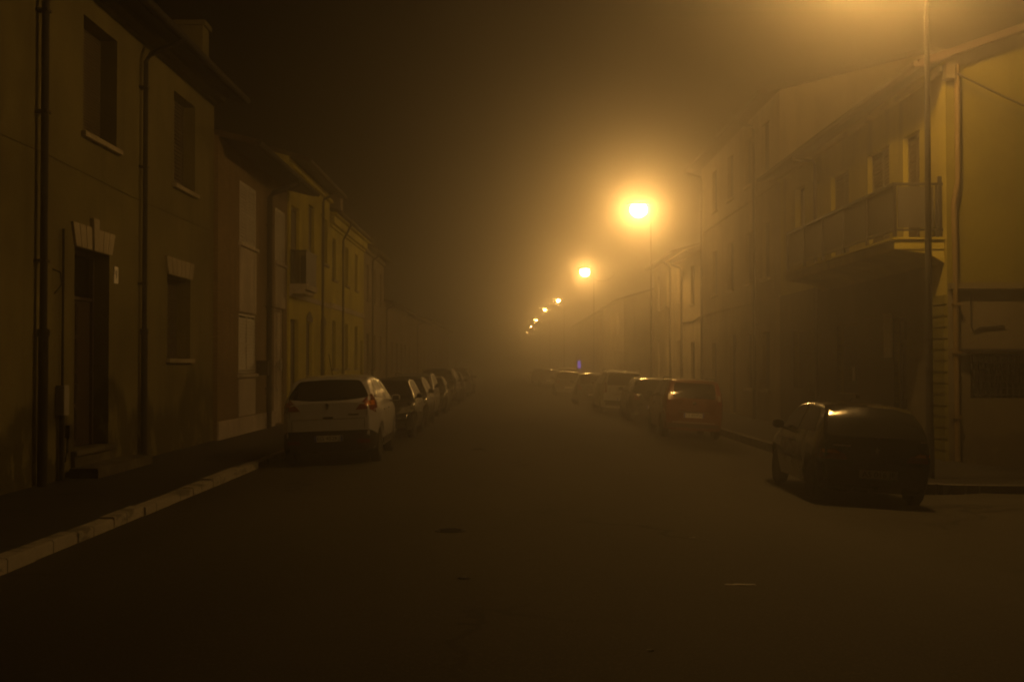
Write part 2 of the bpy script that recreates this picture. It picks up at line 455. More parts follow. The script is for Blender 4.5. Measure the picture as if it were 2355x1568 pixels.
def window(root, tf, o, rd):
    a, b, c, d = o['u0'], o['u1'], o['z0'], o['z1']; kind = o.get('kind', 'shutter'); det = o.get('step', .085)
    B = -rd
    if kind == 'door':
        dm = o.get('mat', 'wood'); w = MB(tf)
        fz = d - o.get('transom', .7)
        w.box(a, a + .07, B - .06, B + .04, c, d); w.box(b - .07, b, B - .06, B + .04, c, d); w.box(a + .07, b - .07, B - .06, B + .04, d - .07, d)
        w.box(a + .07, b - .07, B - .06, B + .03, fz - .06, fz)
        mid = (a + b) / 2
        for p, q in ((a + .075, mid - .004), (mid + .004, b - .075)):
            w.box(p, q, B - .055, B - .01, c + .005, fz - .062)
            n = 4; hh = (fz - .1 - c - .1) / n
            for i in range(n):
                z = c + .1 + i * hh
                if q - p > .2:
                    w.box(p + .06, q - .06, B - .01, B + .006, z + .03, z + hh - .03); w.box(p + .1, q - .1, B + .006, B + .014, z + .07, z + hh - .07)
                else: w.box(p + .03, q - .03, B - .01, B + .006, z + .03, z + hh - .03)
        dr = w.build("door", dm, root)
        t = MB(tf).box(a + .07, b - .07, B - .05, B - .03, fz, d - .07); t.build("pane", "wglass", dr)
        if o.get('handle', True):
            MB(tf).tube([(mid + .05, B, c + 1.05), (mid + .05, B + .05, c + 1.05), (mid + .05, B + .05, c + .95)], .012, 6).build("handle", "metal", dr)
        return dr
    w = MB(tf); fm = o.get('fmat', 'frame'); t = .055
    w.box(a, a + t, B - .07, B, c, d); w.box(b - t, b, B - .07, B, c, d)
    w.box(a + t, b - t, B - .07, B - .001, d - t, d); w.box(a + t, b - t, B - .07, B - .001, c, c + t)
    if kind == 'glass': w.box((a + b) / 2 - .03, (a + b) / 2 + .03, B - .065, B - .005, c + t, d - t)
    win = w.build("window", fm, root)
    MB(tf).box(a + .01, b - .01, B - .09, B - .05, c + .01, d - .01).build("pane", "wglass", win)
    if kind == 'shutter':
        m = (a + b) / 2
        for p, q in ((a + .012, m - .004), (m + .004, b - .012)):
            l_ = MB(tf); louvre(l_, p, q, c + .015, d - .015, B + .02 if not o.get('flush') else -.03, det)
            l_.build("shutter", o.get('mat', 'shutter_dark'), win)
    elif kind == 'roller':
        l_ = MB(tf); z = c + .01
        lo = c + o.get('gap', 0.0) + .01; z = lo
        while z < d - .02:
            zz = min(z + .05, d - .02)
            l_.add([(a + .03, B + .01, z), (b - .03, B + .01, z), (b - .03, B + .022, (z + zz) / 2), (a + .03, B + .022, (z + zz) / 2), (b - .03, B + .01, zz - .004), (a + .03, B + .01, zz - .004)],
                   [(0, 1, 2, 3), (3, 2, 4, 5)]); z += .05
        l_.box(a + .03, b - .03, B + .002, B + .009, lo, d - .02)
        l_.build("shutter", o.get('mat', 'roller'), win)
    elif kind == 'glass' and o.get('curtain'):
        l_ = MB(tf)
        n = 14
        for i in range(n):
            p, q = a + .06 + (b - a - .12) * i / n, a + .06 + (b - a - .12) * (i + 1) / n
            dd = B - .047 + (.006 if i % 2 else 0)
            l_.box(p, q - .004, B - .049, dd, c + .06, c + (d - c) * o['curtain'])
        l_.build("curtain", "curtain", win)
    if o.get('sill', True):
        MB(tf).box(a - .1, b + .1, B, .09, c - .09, c - .002).build("sill", o.get('smat', 'stone'), win, bevel=.006)
    return win

def arch_head(root, tf, o, mat, rise=.32):
    a, b, d = o['u0'], o['u1'], o['z1']; m = MB(tf)
    # filled spandrels above a pointed opening, proud of the wall
    return m

def lintel(root, tf, o, h=.42, n=7, key=0.0, mat='stone'):
    a, b, d = o['u0'] - .04, o['u1'] + .04, o['z1']; m = MB(tf); c = (a + b) / 2; fl = .16
    for i in range(n):
        f0, f1 = i / n, (i + 1) / n
        x0, x1 = a + (b - a) * f0, a + (b - a) * f1
        t0, t1 = c + (x0 - c) * (1 + 2 * fl / (b - a)), c + (x1 - c) * (1 + 2 * fl / (b - a))
        hh = h + (key if i == n // 2 else 0); g_ = .008
        m.prism([(x0 + g_, d + .004), (x1 - g_, d + .004), (t1 - g_, d + hh), (t0 + g_, d + hh)], lambda p, q, t: (p, t, q), -.02, .045 if i != n // 2 or not key else .07)
    return m.build("lintel", mat, root, bevel=.006)

def house(name, label, side, X, y0, y1, ztop, wall, ops, cat="house", depth=9.0, over=.6, pitch=17, vn=0.0, vf=0.0, cornice=(), ccol='stone',
          pipes=(), pmat='pipe_brown', gutter=True, rd=.16, zb=.0, gable=None, gmat=None, roofmat='tiles', group=None, plinth=None, gut_r=.07):
    o_ = 1 if side < 0 else -1
    root = empty(name, (X, (y0 + y1) / 2, 0), label, cat, group)
    y0 += .006; y1 -= .006
    tf = lambda u, d, z: (X + o_ * d, u, z)
    w = MB(tf); facade(w, y0, y1, zb - .3, ztop, ops, rd)
    t = math.tan(R(pitch)); zr = ztop + t * depth / 2
    if gable:
        g_ = MB(lambda u, d, z: (u, y0 - d, z))
        facade(g_, X, X + depth, zb - .3, ztop, gable, .16)
        g_.quad((X, 0, ztop), (X + depth, 0, ztop), (X + depth / 2, 0, zr))
        g_.build("wall", gmat or wall, root)
    for u in ((y1,) if gable else (y0, y1)):
        w.quad((u, 0, zb - .3), (u, 0, ztop), (u, -depth / 2, zr), (u, -depth, ztop), (u, -depth, zb - .3))
    w.quad((y0, -depth, zb - .3), (y1, -depth, zb - .3), (y1, -depth, ztop), (y0, -depth, ztop))
    w.build("wall", wall, root)
    e = over; ze = ztop - e * t
    rf = MB(tf)
    prof = [(e, ze), (-depth / 2, zr), (-depth - e, ze), (-depth - e, ze + .13), (-depth / 2, zr + .15), (e, ze + .13)]
    rf.prism(prof, lambda d, z, u: (u, d, z), y0 - vn, y1 + vf)
    roof = rf.build("roof", roofmat, root)
    sf = MB(tf).prism([(.01, ztop - .02), (e - .03, ze - .02), (e - .03, ze - .002), (.01, ztop - .003)], lambda d, z, u: (u, d, z), y0 - vn + .01, y1 + vf - .01)
    sf.build("soffit", "soffit", roof)
    if gutter:
        gt = MB(tf).tube([(y0 - vn, e + gut_r * .8, ze + .05), (y1 + vf, e + gut_r * .8, ze + .05)], gut_r, 10)
        gt.build("gutter", pmat, roof, smooth=True)
    for (z0, z1, dd) in cornice:
        MB(tf).box(y0, y1, -.05, dd, z0, z1).build("cornice", ccol, root, bevel=.008)
    for yp in pipes:
        g0 = e + gut_r * .8
        zt = min([c[0] for c in cornice], default=ze - .15) - .12
        p = MB(tf).tube([(yp, g0, ze + .02), (yp, g0, ze - .1), (yp, .14, zt), (yp, .09, zt - .12), (yp, .09, 1.6)], .048, 9)
        for z in (zt - .6, 3.2): p.box(yp - .06, yp + .06, .0, .15, z, z + .03)
        pp = p.build("downpipe", pmat, root, smooth=True)
        MB(tf).tube([(yp, .09, 1.72), (yp, .09, 1.68), (yp, .09, 1.66), (yp, .09, zb - .1)], [.07, .07, .06, .06], 9).build("standpipe", pmat, pp, smooth=True)
    if plinth:
        pl = MB(tf); segs = [y0] + sorted(sum([[o['u0'], o['u1']] for o in ops if o['z0'] < plinth[0]], [])) + [y1]
        for p, q in zip(segs[::2], segs[1::2]): pl.box(p, q, -.02, .045, zb - .1, plinth[0])
        pl.build("plinth", plinth[1], root, bevel=.006)
    for o in ops: window(root, tf, o, rd)
    root["_tf"] = 0
    return root, tf

def op(X, pa, pb, pt, pbm, ref=None, **k):
    r_ = ref or pa
    ys = sorted((W(X, pa, 800)[0], W(X, pb, 800)[0]))
    return dict(u0=ys[0], u1=ys[1], z0=W(X, r_, pbm)[1], z1=W(X, r_, pt)[1], **k)
def win(y, w, z0, z1, **k): return dict(u0=y - w / 2, u1=y + w / 2, z0=z0, z1=z1, **k)

# ---- left row -----------------------------------------------------------------
XL = -6.95
door1 = op(XL, 170, 250, 566, 1036, kind='door', transom=.75, handle=True)
gw1 = op(XL, 384, 437, 630, 824, kind='roller', mat='roller')
up1 = op(XL, 187, 265, 28, 300, kind='roller', mat='shutter_green')
up2 = op(XL, 397, 446, 205, 420, kind='shutter', mat='shutter_green')
up0 = win(14.2, 1.5, 5.7, 7.6, kind='roller', mat='shutter_green')
h1, tf1 = house("town_house", "dim grey ochre town house with damp stained foot, panelled door and keystone lintel", -1, XL, 9.5, 28.1, 8.3, 'grey_plaster',
                [door1, gw1, up1, up2, up0], over=.72, pitch=19, cornice=[(7.98, 8.05, .1), (8.07, 8.2, .26), (8.22, 8.29, .4)], ccol='grey_plaster',
                pipes=[], pmat='pipe', rd=.3, gut_r=.075, zb=.1)
lintel(h1, tf1, door1, .38, 7, .16); lintel(h1, tf1, gw1, .36, 6)
def street_pipe(yp, r, split, ztop=7.75):
    p = MB(tf1).tube([(yp, .78, 8.1), (yp, .78, 8.0), (yp, .2, ztop), (yp, r + .05, ztop - .15), (yp, r + .05, split)], r * .85, 10)
    for z in (3.4, 5.6, 7.1): p.box(yp - r - .02, yp + r + .02, .0, r * 2 + .04, z, z + .04)
    pp = p.build("downpipe", "pipe", h1, smooth=True)
    MB(tf1).tube([(yp, r + .05, split + .12), (yp, r + .05, split + .02), (yp, r + .05, split), (yp, r + .05, .05)], [r * 1.35, r * 1.35, r * 1.12, r * 1.12], 10).build("standpipe", "pipe", pp, smooth=True)
street_pipe(17.55, .068, 2.3); street_pipe(22.45, .058, 2.45)
st = MB(tf1)
st.box(door1['u0'] - .12, door1['u1'] + .15, -.32, .1, door1['z0'] - .09, door1['z0'] - .004)
st.box(door1['u0'] - .1, door1['u1'] + .12, -.02, .06, .0, door1['z0'] - .092)
st.box(door1['u0'] - .35, door1['u1'] + .85, .062, .52, .0, .27)
st.build("doorstep", "step_stone", h1, bevel=.012)
MB(tf1).box(18.33, 18.55, 0, .14, 1.12, 1.58).build("meter_box", "box_grey", h1, bevel=.01)
mp = MB(tf1)
mp.tube([(18.44, .07, 1.14), (18.44, .07, .12)], .045, 8); mp.tube([(18.5, .05, 1.56), (18.5, .05, 4.0)], .022, 8)
mp.tube([(18.75, .05, .85), (18.72, .05, .55), (18.6, .06, .4)], .02, 6); mp.box(18.7, 18.8, 0, .09, .75, .95)
mp.build("service_pipe", "pipe", h1, smooth=True)
MB(tf1).tube([(9.6, .02, 5.02), (18, .02, 5.05), (22, .02, 4.98), (28.0, .02, 5.0)], .004, 6).build("wall_cable", "cable", h1)
hn = MB(tf1).box(20.98, 21.2, 0, .02, 3.33, 3.62).build("house_number", "enamel", h1)
text("9", .2, "numeral", "black_text", hn, Matrix.Translation(Vector((XL + .021, 21.09, 3.475)) - h1.location) @ Matrix.Rotation(R(90), 4, 'Z') @ Matrix.Rotation(R(90), 4, 'X'))
MB(tf1).tube([(18.2, 0, 3.35), (18.2, .12, 3.3), (18.2, .14, 3.12), (18.2, .03, 2.98)], .012, 6).build("hook", "pipe", h1)
ch = MB().box(-7.6, -7.0, 27.2, 27.75, 8.2, 9.65); ch.box(-7.66, -6.94, 27.14, 27.81, 9.65, 9.76); ch.build("chimney", "grey_plaster", h1)

XB = -6.85
b1 = op(XB, 549, 587, 412, 556, kind='shutter', mat='shutter_white', flush=True, fmat='shutter_white', smat='pale')
b2 = op(XB, 631, 654, 475, 600, kind='shutter', mat='shutter_white', flush=True, fmat='shutter_white', smat='pale')
b3 = op(XB, 548, 586, 718, 860, kind='shutter', mat='shutter_white', flush=True, fmat='shutter_white', smat='pale')
b4 = op(XB, 630, 652, 708, 955, kind='door', mat='pale', transom=.01, ref=632)
b4['z0'] = .14
h2, tf2 = house("brick_house", "brown brick house with white louvred shutters, pale panels below windows and deep eaves", -1, XB, 28.1, 36.9, 7.3, 'brick',
                [b1, b2, b3, b4], over=.88, pitch=13, pipes=[], pmat='pipe', rd=.1, plinth=(.55, 'pinkstone'), vn=-.02, zb=.1)
pn = lambda *a: MB(tf2).box(*a).build("apron_panel", "pale", h2)
pn(b1['u0'] + .02, b1['u1'] - .02, 0, .03, b3['z1'] + .03, b1['z0'] - .1)
pn(b3['u0'] + .02, b3['u1'] - .02, 0, .03, .58, b3['z0'] - .1)
pn(b2['u0'] + .02, b2['u1'] - .02, 0, .03, b4['z1'] + .03, b2['z0'] - .1)
pp = MB(tf2).tube([(33.7, .92, 7.1), (33.7, .9, 6.98), (33.7, .2, 6.75), (33.7, .1, 6.6), (33.7, .1, .05)], .075, 10)
for z in (1.2, 3.5, 5.8): pp.box(33.6, 33.8, 0, .2, z, z + .04)
pp.build("downpipe", "pipe", h2, smooth=True)
lb = MB(tf2).box(32.42, 32.55, 0.005, .32, 1.6, 1.98); lb.box(32.4, 32.57, 0.003, .34, 1.98, 2.0)
lb.build("letterbox", "dark_metal", h2, bevel=.004)
ic = MB(tf2).box(35.62, 35.9, .002, .05, 1.72, 2.05).build("intercom", "box_grey", h2)

XC = -6.8
arched = [op(XC, 704, 718, 742, 866, kind='shutter', mat='shutter_dark', step=.12), op(XC, 737, 749, 745, 866, kind='shutter', mat='shutter_dark', step=.12)]
for a in arched: a['z0'] = 1.5; a['z1'] = 3.35
d3 = op(XC, 668, 686, 732, 960, kind='door', mat='shutter_green', transom=.02); d3['z0'] = .14
u3 = [op(XC, 709, 722, 468, 580, kind='shutter', mat='shutter_dark', step=.12), op(XC, 741, 752, 498, 604, kind='shutter', mat='shutter_dark', step=.12)]
bd = dict(u0=37.25, u1=38.75, z0=4.42, z1=6.9, kind='shutter', mat='shutter_green', step=.12, sill=False)
h3, tf3 = house("yellow_house", "yellow house with small dark balcony and two pointed ground floor windows", -1, XC, 36.9, 45.3, 8.35, 'yellow_deep',
                arched + u3 + [d3, bd], over=.55, pitch=16, pipes=[43.1], pmat='pipe_brown', cornice=[(8.0, 8.12, .14)], ccol='yellow_deep', zb=.1)
for a in arched:                         # pointed heads over the ground floor windows
    c = (a['u0'] + a['u1']) / 2
    MB(tf3).prism([(a['u0'], a['z1'] + .002), (a['u1'], a['z1'] + .002), (a['u1'] - .1, a['z1'] + .18), (c, a['z1'] + .36), (a['u0'] + .1, a['z1'] + .18)], lambda p, q, t: (p, t, q), .0, .02).build("window_head", "shutter_dark", h3)
bal = MB(tf3).box(37.0, 39.0, 0, .55, 4.22, 4.4); bal.box(37.05, 38.95, 0, .45, 4.1, 4.22)
bal = bal.build("balcony", "pale", h3, bevel=.01)
rl = MB(tf3)
rl.box(37.02, 38.98, .5, .53, 5.4, 5.45); rl.box(37.02, 37.05, .02, .5, 5.4, 5.45); rl.box(38.95, 38.98, .02, .5, 5.4, 5.45)
for i in range(30): rl.box(37.03 + i * .065, 37.075 + i * .065, .505, .52, 4.4, 5.4)
for i in range(8):
    rl.box(37.03, 37.045, .03 + i * .06, .075 + i * .06, 4.4, 5.4); rl.box(38.955, 38.97, .03 + i * .06, .075 + i * .06, 4.4, 5.4)
rl.build("railing", "dark_metal", bal)
MB(tf3).box(36.95, 45.25, -.02, .05, 4.02, 4.18).build("string_course", "pale", h3)

def row(X, ys, w, z0, z1, **k): return [win(y, w, z0, z1, **k) for y in ys]
h4, tf4 = house("yellow_house", "longer low corniced yellow house with pale string course beyond the balcony house", -1, XC, 45.3, 56.0, 7.75, 'yellow',
                row(XC, (46.5, 50.1, 53.2), .95, 1.75, 3.6, step=.14) + row(XC, (46.5, 50.1, 53.2), .95, 5.2, 6.8, step=.14) + [win(55.2, .9, .14, 3.0, kind='door', mat='shutter_green', transom=.4)],
                over=.35, pitch=16, pipes=[48.4], cornice=[(7.15, 7.25, .08), (7.27, 7.55, .18), (7.57, 7.7, .3)], ccol='yellow', zb=.1)
MB(tf4).box(45.35, 55.95, -.02, .06, 4.05, 4.25).build("string_course", "pale", h4)
MB().box(-8.0, -7.4, 52.5, 53.2, 7.7, 9.3).build("chimney", "beige", h4)
h5, tf5 = house("town_house", "pale beige two storey house fading in fog behind the yellow houses", -1, XC, 56.0, 65.0, 7.5, 'beige',
                row(XC, (57.6, 60.6, 63.4), .95, 1.6, 3.4, step=.16) + row(XC, (57.6, 60.6, 63.4), .95, 5.0, 6.7, step=.16), over=.4, pitch=16, pipes=[58.9], cornice=[(7.2, 7.35, .12)], ccol='beige', zb=.1)
h6, tf6 = house("low_house", "low beige house with many narrow doors, first of the low foggy row", -1, XC, 65.0, 80.0, 5.35, 'beige',
                row(XC, (66.5, 69.6, 72.6, 75.6, 78.4), 1.0, .9, 3.2, step=.18), over=.4, pitch=16, pipes=[65.7], zb=.1)
h7, tf7 = house("low_house", "faint low house farther along the left row, almost lost in fog", -1, XC, 80.0, 98.0, 5.2, 'ochre',
                row(XC, (82, 85.5, 89, 92.5, 96), 1.0, .9, 3.1, step=.2), over=.4, pitch=16, pipes=[88], zb=.1)
h8, tf8 = house("low_house", "last house outline of the left row, dissolving in fog", -1, XC, 98.0, 135.0, 5.6, 'beige',
                row(XC, (101, 106, 111, 116, 121, 126), 1.0, .9, 3.1, step=.25), over=.4, pitch=16, zb=.1)

# ---- right row ----------------------------------------------------------------
XR = 8.2
def opr(pa, pb, pt, pbm, ref=None, **k): return op(XR, pa, pb, pt, pbm, ref, **k)
r1ops = [dict(u0=23.75, u1=24.75, z0=4.27, z1=6.6, kind='shutter', mat='shutter_dark', sill=False),
         dict(u0=25.65, u1=27.2, z0=4.27, z1=6.65, kind='shutter', mat='shutter_green', sill=False),
         dict(u0=28.7, u1=30.3, z0=4.27, z1=6.65, kind='shutter', mat='shutter_green', sill=False),
         dict(u0=28.0, u1=29.75, z0=1.2, z1=2.85, kind='roller', mat='shutter_dark', smat='foot_plaster'),
         dict(u0=32.6, u1=34.3, z0=1.25, z1=2.85, kind='roller', mat='shutter_dark', smat='foot_plaster'),
         dict(u0=24.55, u1=25.4, z0=.12, z1=2.9, kind='door', mat='wood', transom=.5),
         dict(u0=33.0, u1=34.1, z0=5.2, z1=6.9, kind='glass', curtain=.98)]
gab = [dict(u0=8.62, u1=10.9, z0=1.27, z1=2.1)]
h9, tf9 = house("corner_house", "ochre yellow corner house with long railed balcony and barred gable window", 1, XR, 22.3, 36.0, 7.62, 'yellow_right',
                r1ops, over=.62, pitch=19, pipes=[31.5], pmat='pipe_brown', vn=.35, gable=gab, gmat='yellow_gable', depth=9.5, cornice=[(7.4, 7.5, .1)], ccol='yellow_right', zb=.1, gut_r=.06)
GY = 22.306
tg = lambda u, d, z: (u, GY - d, z)
gw = MB(tg)
gw.box(8.62, 10.9, -.2, -.16, 1.27, 2.1)
gwo = gw.build("window", "wglass", h9)
br = MB(tg)
for i in range(21): br.box(8.66 + i * .11, 8.69 + i * .11, -.06, -.03, 1.28, 2.09)
for i in range(7): br.box(8.63, 10.89, -.029, -.01, 1.33 + i * .12, 1.35 + i * .12)
br.build("grille", "dark_metal", gwo)
MB(tg).box(8.4, 11.1, 0, .2, 2.13, 2.19).build("canopy", "dark_metal", gwo)
MB(tg).box(8.22, 17.6, -.02, .14, 3.3, 3.42).build("string_course", "foot_plaster", h9, bevel=.01)
ft = MB(tg)
facade(ft, 8.21, 17.6, -.4, 3.3, gab, .0)
ft2 = MB(tg); ft2.v = ft.v; ft2.f = ft.f
for v in ft2.v: v.y -= .012
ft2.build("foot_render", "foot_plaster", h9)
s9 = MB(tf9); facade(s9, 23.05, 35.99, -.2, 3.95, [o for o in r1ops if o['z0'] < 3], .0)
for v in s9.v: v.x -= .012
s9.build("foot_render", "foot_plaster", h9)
q9 = MB(tf9)
for i in range(15): q9.box(22.32, 23.03, -.02, .05, .08 + i * .21, .08 + i * .21 + .185)
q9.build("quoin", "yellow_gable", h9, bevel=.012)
p9 = MB(tg).tube([(8.38, .1, 7.5), (8.38, .1, 5.3), (8.3, .1, 4.9), (8.32, .1, 3.7), (8.32, .1, 3.2), (8.34, .1, .0)], .05, 9)
for z in (.9, 2.1, 3.0): p9.box(8.27, 8.41, 0, .17, z, z + .05)
p9.build("downpipe", "pipe_ochre", h9, smooth=True)
MB(tg).tube([(8.62, .04, 3.25), (8.64, .04, 2.6), (8.68, .04, 2.52), (8.8, .04, 2.6), (9.25, .04, 2.62)], .016, 7).build("wall_cable", "cable", h9)
bx = MB(tg).box(8.14, 8.3, -.03, .22, 7.22, 7.5).build("bracket", "foot_plaster", h9)
wp = MB(tf9).box(25.45, 26.0, .013, .035, 2.05, 3.0).build("wall_plaque", "pale", h9)
nt = MB(tf9).box(28.7, 28.95, -.135, -.12, 1.5, 1.85).build("paper_notice", "enamel", h9)
# long balcony
bs = MB(tf9).box(22.4, 31.2, 0, .95, 4.06, 4.24); bs.box(22.36, 31.24, 0, 1.0, 4.24, 4.29)
bs.prism([(0, 3.8), (.3, 3.98), (.9, 4.06), (0, 4.06)], lambda a, b, t: (t, a, b), 22.42, 31.18)
bs = bs.build("balcony", "yellow_right", h9, bevel=.008)
rl = MB(tf9)
posts = [22.5 + 1.72 * i for i in range(6)]
for y in posts:
    rl.box(y - .03, y + .03, .88, .94, 4.29, 5.33); rl.box(y + .07, y + .1, .89, .92, 4.29, 5.28)
rl.box(22.47, 31.13, .87, .95, 5.28, 5.33); rl.box(22.47, 31.13, .89, .93, 4.42, 4.46)
rl.box(22.48, 22.53, .0, .87, 5.28, 5.33); rl.box(22.48, 22.53, .0, .87, 4.42, 4.46)
rl.box(22.46, 22.54, .03, .09, 4.29, 5.45); rl.box(22.46, 22.5, .12, .15, 4.29, 5.3)
rl.build("railing", "dark_metal", bs)
for y, y2 in zip(posts, posts[1:]):
    MB(tf9).box(y + .12, y2 - .06, .9, .915, 4.48, 5.26).build("panel", "rail_panel", bs)
MB(tf9).box(22.5, 22.515, .17, .85, 4.48, 5.26).build("panel", "rail_panel", bs)

W3 = dict(step=.14)
h10, tf10 = house("tall_house", "tall three storey ochre house rising above the corner house roof", 1, XR, 36.0, 50.6, 10.2, 'ochre',
                  row(XR, (38.0, 40.7, 44.0, 47.4), 1.05, 8.0, 9.6, **W3) + row(XR, (38.0, 40.7, 44.0, 47.4), 1.05, 4.65, 6.4, **W3) +
                  [win(38.0, 1.0, 1.1, 2.95, **W3), win(40.7, 1.0, 1.1, 2.95, **W3), win(43.7, 1.2, .12, 3.0, kind='door', transom=.6), win(47.6, 1.0, 1.1, 2.75, **W3)],
                  over=.65, pitch=14, vn=.3, pipes=[39.4, 50.2], pmat='pipe', zb=.1)
MB(tf10).box(36.1, 50.5, -.02, .06, 7.4, 7.52).build("string_course", "ochre", h10)
MB(tf10).box(36.1, 50.5, -.02, .035, 3.95, 4.02).build("string_course", "ochre", h10)
h11, tf11 = house("town_house", "cream house with low eaves beside the second lamp", 1, XR, 50.6, 56.3, 6.85, 'cream',
                  [win(53.2, 1.1, 4.6, 6.3, **W3), win(53.2, 1.1, .9, 2.9, **W3)], over=.5, pitch=17, pipes=[56.1], zb=.1)
MB(tf11).tube([(50.8, .03, 3.95), (53, .03, 3.8), (56.2, .03, 3.85)], .03, 6).build("wall_cable", "pipe_brown", h11)
h12, tf12 = house("town_house", "cream house with four narrow upper windows at the far end of block", 1, XR, 56.3, 67.3, 7.3, 'cream',
                  row(XR, (57.5, 61.4, 65.2), .95, 4.9, 6.7, **W3) + row(XR, (57.5, 61.4, 65.2), .95, .9, 3.05, **W3), over=.4, pitch=16, pipes=[60.1], cornice=[(7.0, 7.1, .1)], ccol='cream', zb=.1)
h13, tf13 = house("town_house", "lamplit narrow house beyond the side street gap on the right", 1, XR, 85.0, 104.0, 6.6, 'cream',
                  row(XR, (88, 92, 96, 100), 1.0, 4.2, 5.8, step=.2) + row(XR, (88, 92, 96, 100), 1.0, .9, 2.9, step=.2), over=.4, pitch=16, zb=.1)
h14, tf14 = house("town_house", "last faint house on the right, near the blue sign", 1, 7.9, 104.0, 140.0, 6.4, 'beige',
                  row(7.9, (108, 114, 120, 126, 132), 1.0, 4.2, 5.8, step=.25) + row(7.9, (108, 114, 120, 126, 132), 1.0, .9, 2.9, step=.25), over=.4, pitch=16, zb=.1)

# hanging cables
def cable(name, label, p, q, sag, r=.014, mat="cable"):
    p, q = Vector(p), Vector(q)
    pts = [p.lerp(q, i / 14) - Vector((0, 0, sag * 4 * (i / 14) * (1 - i / 14))) for i in range(15)]
    o = MB().tube([tuple(x) for x in pts], r, 7).build(name, mat, loc=tuple(p), smooth=True)
    return tag(o, label, "cable")
cable("overhead_cable", "dark cable dropping from the corner house eaves across its gable", (8.32, 22.06, 7.3), (12.8, 21.9, 5.35), .1, .022)

# blue lit sign
sg = empty("shop_sign", (6.6, 112, 0), "small blue glowing sign in the fog beyond the parked cars", "sign")
MB().box(6.47, 6.73, 111.95, 112.05, 1.55, 2.25).build("light_panel", "blue_sign", sg)
sgf = MB().tube([(6.6, 112, 0), (6.6, 112, 1.55)], .04, 8); sgf.box(6.45, 6.75, 111.96, 112.04, 2.25, 2.29)
sgf.build("post", "dark_metal", sg)

# ------------------------------------------------------------------ street lamps
lamps = [(19.0, 5.85, 9.3, 6.69), (56.0, 6.1, 9.28, 6.68), (92.5, 5.9, 9.18, 6.6), (136.0, 5.65, 9.12, 6.3), (165.5, 5.0, 9.43, 5.7),
         (202, 4.63, 9.4, 5.3), (238.5, 4.43, 9.36, 5.1), (275, 4.2, 9.2, 4.9), (318, 3.75, 9.07, 4.4)]
lamp_labels = ["tall street lamp whose pole stands behind the dark hatchback, lantern above the frame",
               "brightest street lamp in view with a wide white glow beside the cream houses",
               "second brightest street lamp with a curved cable hanging at its right",
               "third lit lamp along the street, first that shows as a small sharp spot",
               "fourth lit lamp along the street, a small yellow spot",
               "fifth lit lamp along the street, a small dim yellow spot",
               "sixth lit lamp along the street, tiny dim spot in fog",
               "seventh lit lamp along the street, very faint speck",
               "farthest lit lamp of the row, faintest speck near the vanishing point"]
# lantern brightness and size: mid-street bowls enlarged to imitate glare, far ones shrunk to limit glow
power = [1.75, .85, .78] + [1.4] * 6
size = [1.0, 1.35, 1.3] + [.62] * 6
bowls = {p: emit("lit_lantern_bowl", LAMP, BOWL_E * p) for p in set(power)}
for (Y, X, Z, XP), lab, pw, sz in zip(lamps, lamp_labels, power, size):
    lr = empty("street_lamp", (XP, Y, .1), lab, "street lamp", "street lamps along the right pavement")
    pl = MB().tube([(XP, Y, -.1), (XP, Y, .9), (XP, Y, .95), (XP, Y, 4.5), (XP, Y, Z + .02)], [r * (1 if Y < 30 else .7) for r in (.075, .072, .062, .05, .03)], 14)
    pl.build("pole", "lamp_pole", lr, smooth=True)
    ln = XP - X
    ar = MB().tube([(XP, Y, Z - .1), (XP - .03, Y, Z + .06), (XP - .12 * ln, Y, Z + .16), (X + .22 * sz, Y, Z + .2)], [.034, .032, .03, .028], 10)
    ar.build("arm", "lamp_pole", lr, smooth=True)
    hd = MB()
    prof = [(-.42, .03, .02), (-.36, .1, .06), (-.15, .15, .11), (.15, .15, .11), (.34, .09, .07), (.44, .035, .03)]
    n = 14; vs = []
    for (dx, hw, hh) in prof:
        vs += [(X + dx * sz, Y + hw * sz * math.cos(2 * math.pi * k / n), Z + .15 + hh * sz * math.sin(2 * math.pi * k / n) * (1 if math.sin(2 * math.pi * k / n) > 0 else .35)) for k in range(n)]
    fs = [(i * n + k, i * n + (k + 1) % n, (i + 1) * n + (k + 1) % n, (i + 1) * n + k) for i in range(len(prof) - 1) for k in range(n)] + [tuple(range(n)), tuple(range(5 * n, 6 * n))]
    hd.add(vs, fs); hdo = hd.build("lantern_head", "lamp_pole", lr, smooth=True)
    bw = MB(); rings = [(.0, .10), (.3, .095), (.6, .08), (.85, .05), (1.0, 0.0)]
    bw.lathe([(.012, -.45)] + [(.28 * math.cos(a), -.19 - .26 * math.sin(a)) for a in [math.pi / 2 - (i + 1) * math.pi * .78 / 8 for i in range(8)]], lambda a, b, t: (X + a * 1.05 * sz, Y + b * .5 * sz, Z + .13 + t * sz), 14, caps=False)
    bw.build("lantern_bowl", bowls[pw], hdo, smooth=True)
    sl = bpy.data.lights.new("bulb", 'SPOT'); sl.energy = SPOT_W * pw * sz; sl.color = LAMP
    sl.spot_size = R(164); sl.spot_blend = .9; sl.shadow_soft_size = .09
    so = bpy.data.objects.new("bulb", sl); col.objects.link(so); so.parent = lr
    so.location = (X - XP, 0, Z - .42 * sz - .1)
    so.rotation_euler = (0, R(8), 0)
cable("sagging_cable", "pale sagging cable between the second brightest lamp and house wall", (6.25, 92.3, 8.85), (8.15, 92.0, 8.8), .5, .05, 'box_grey')

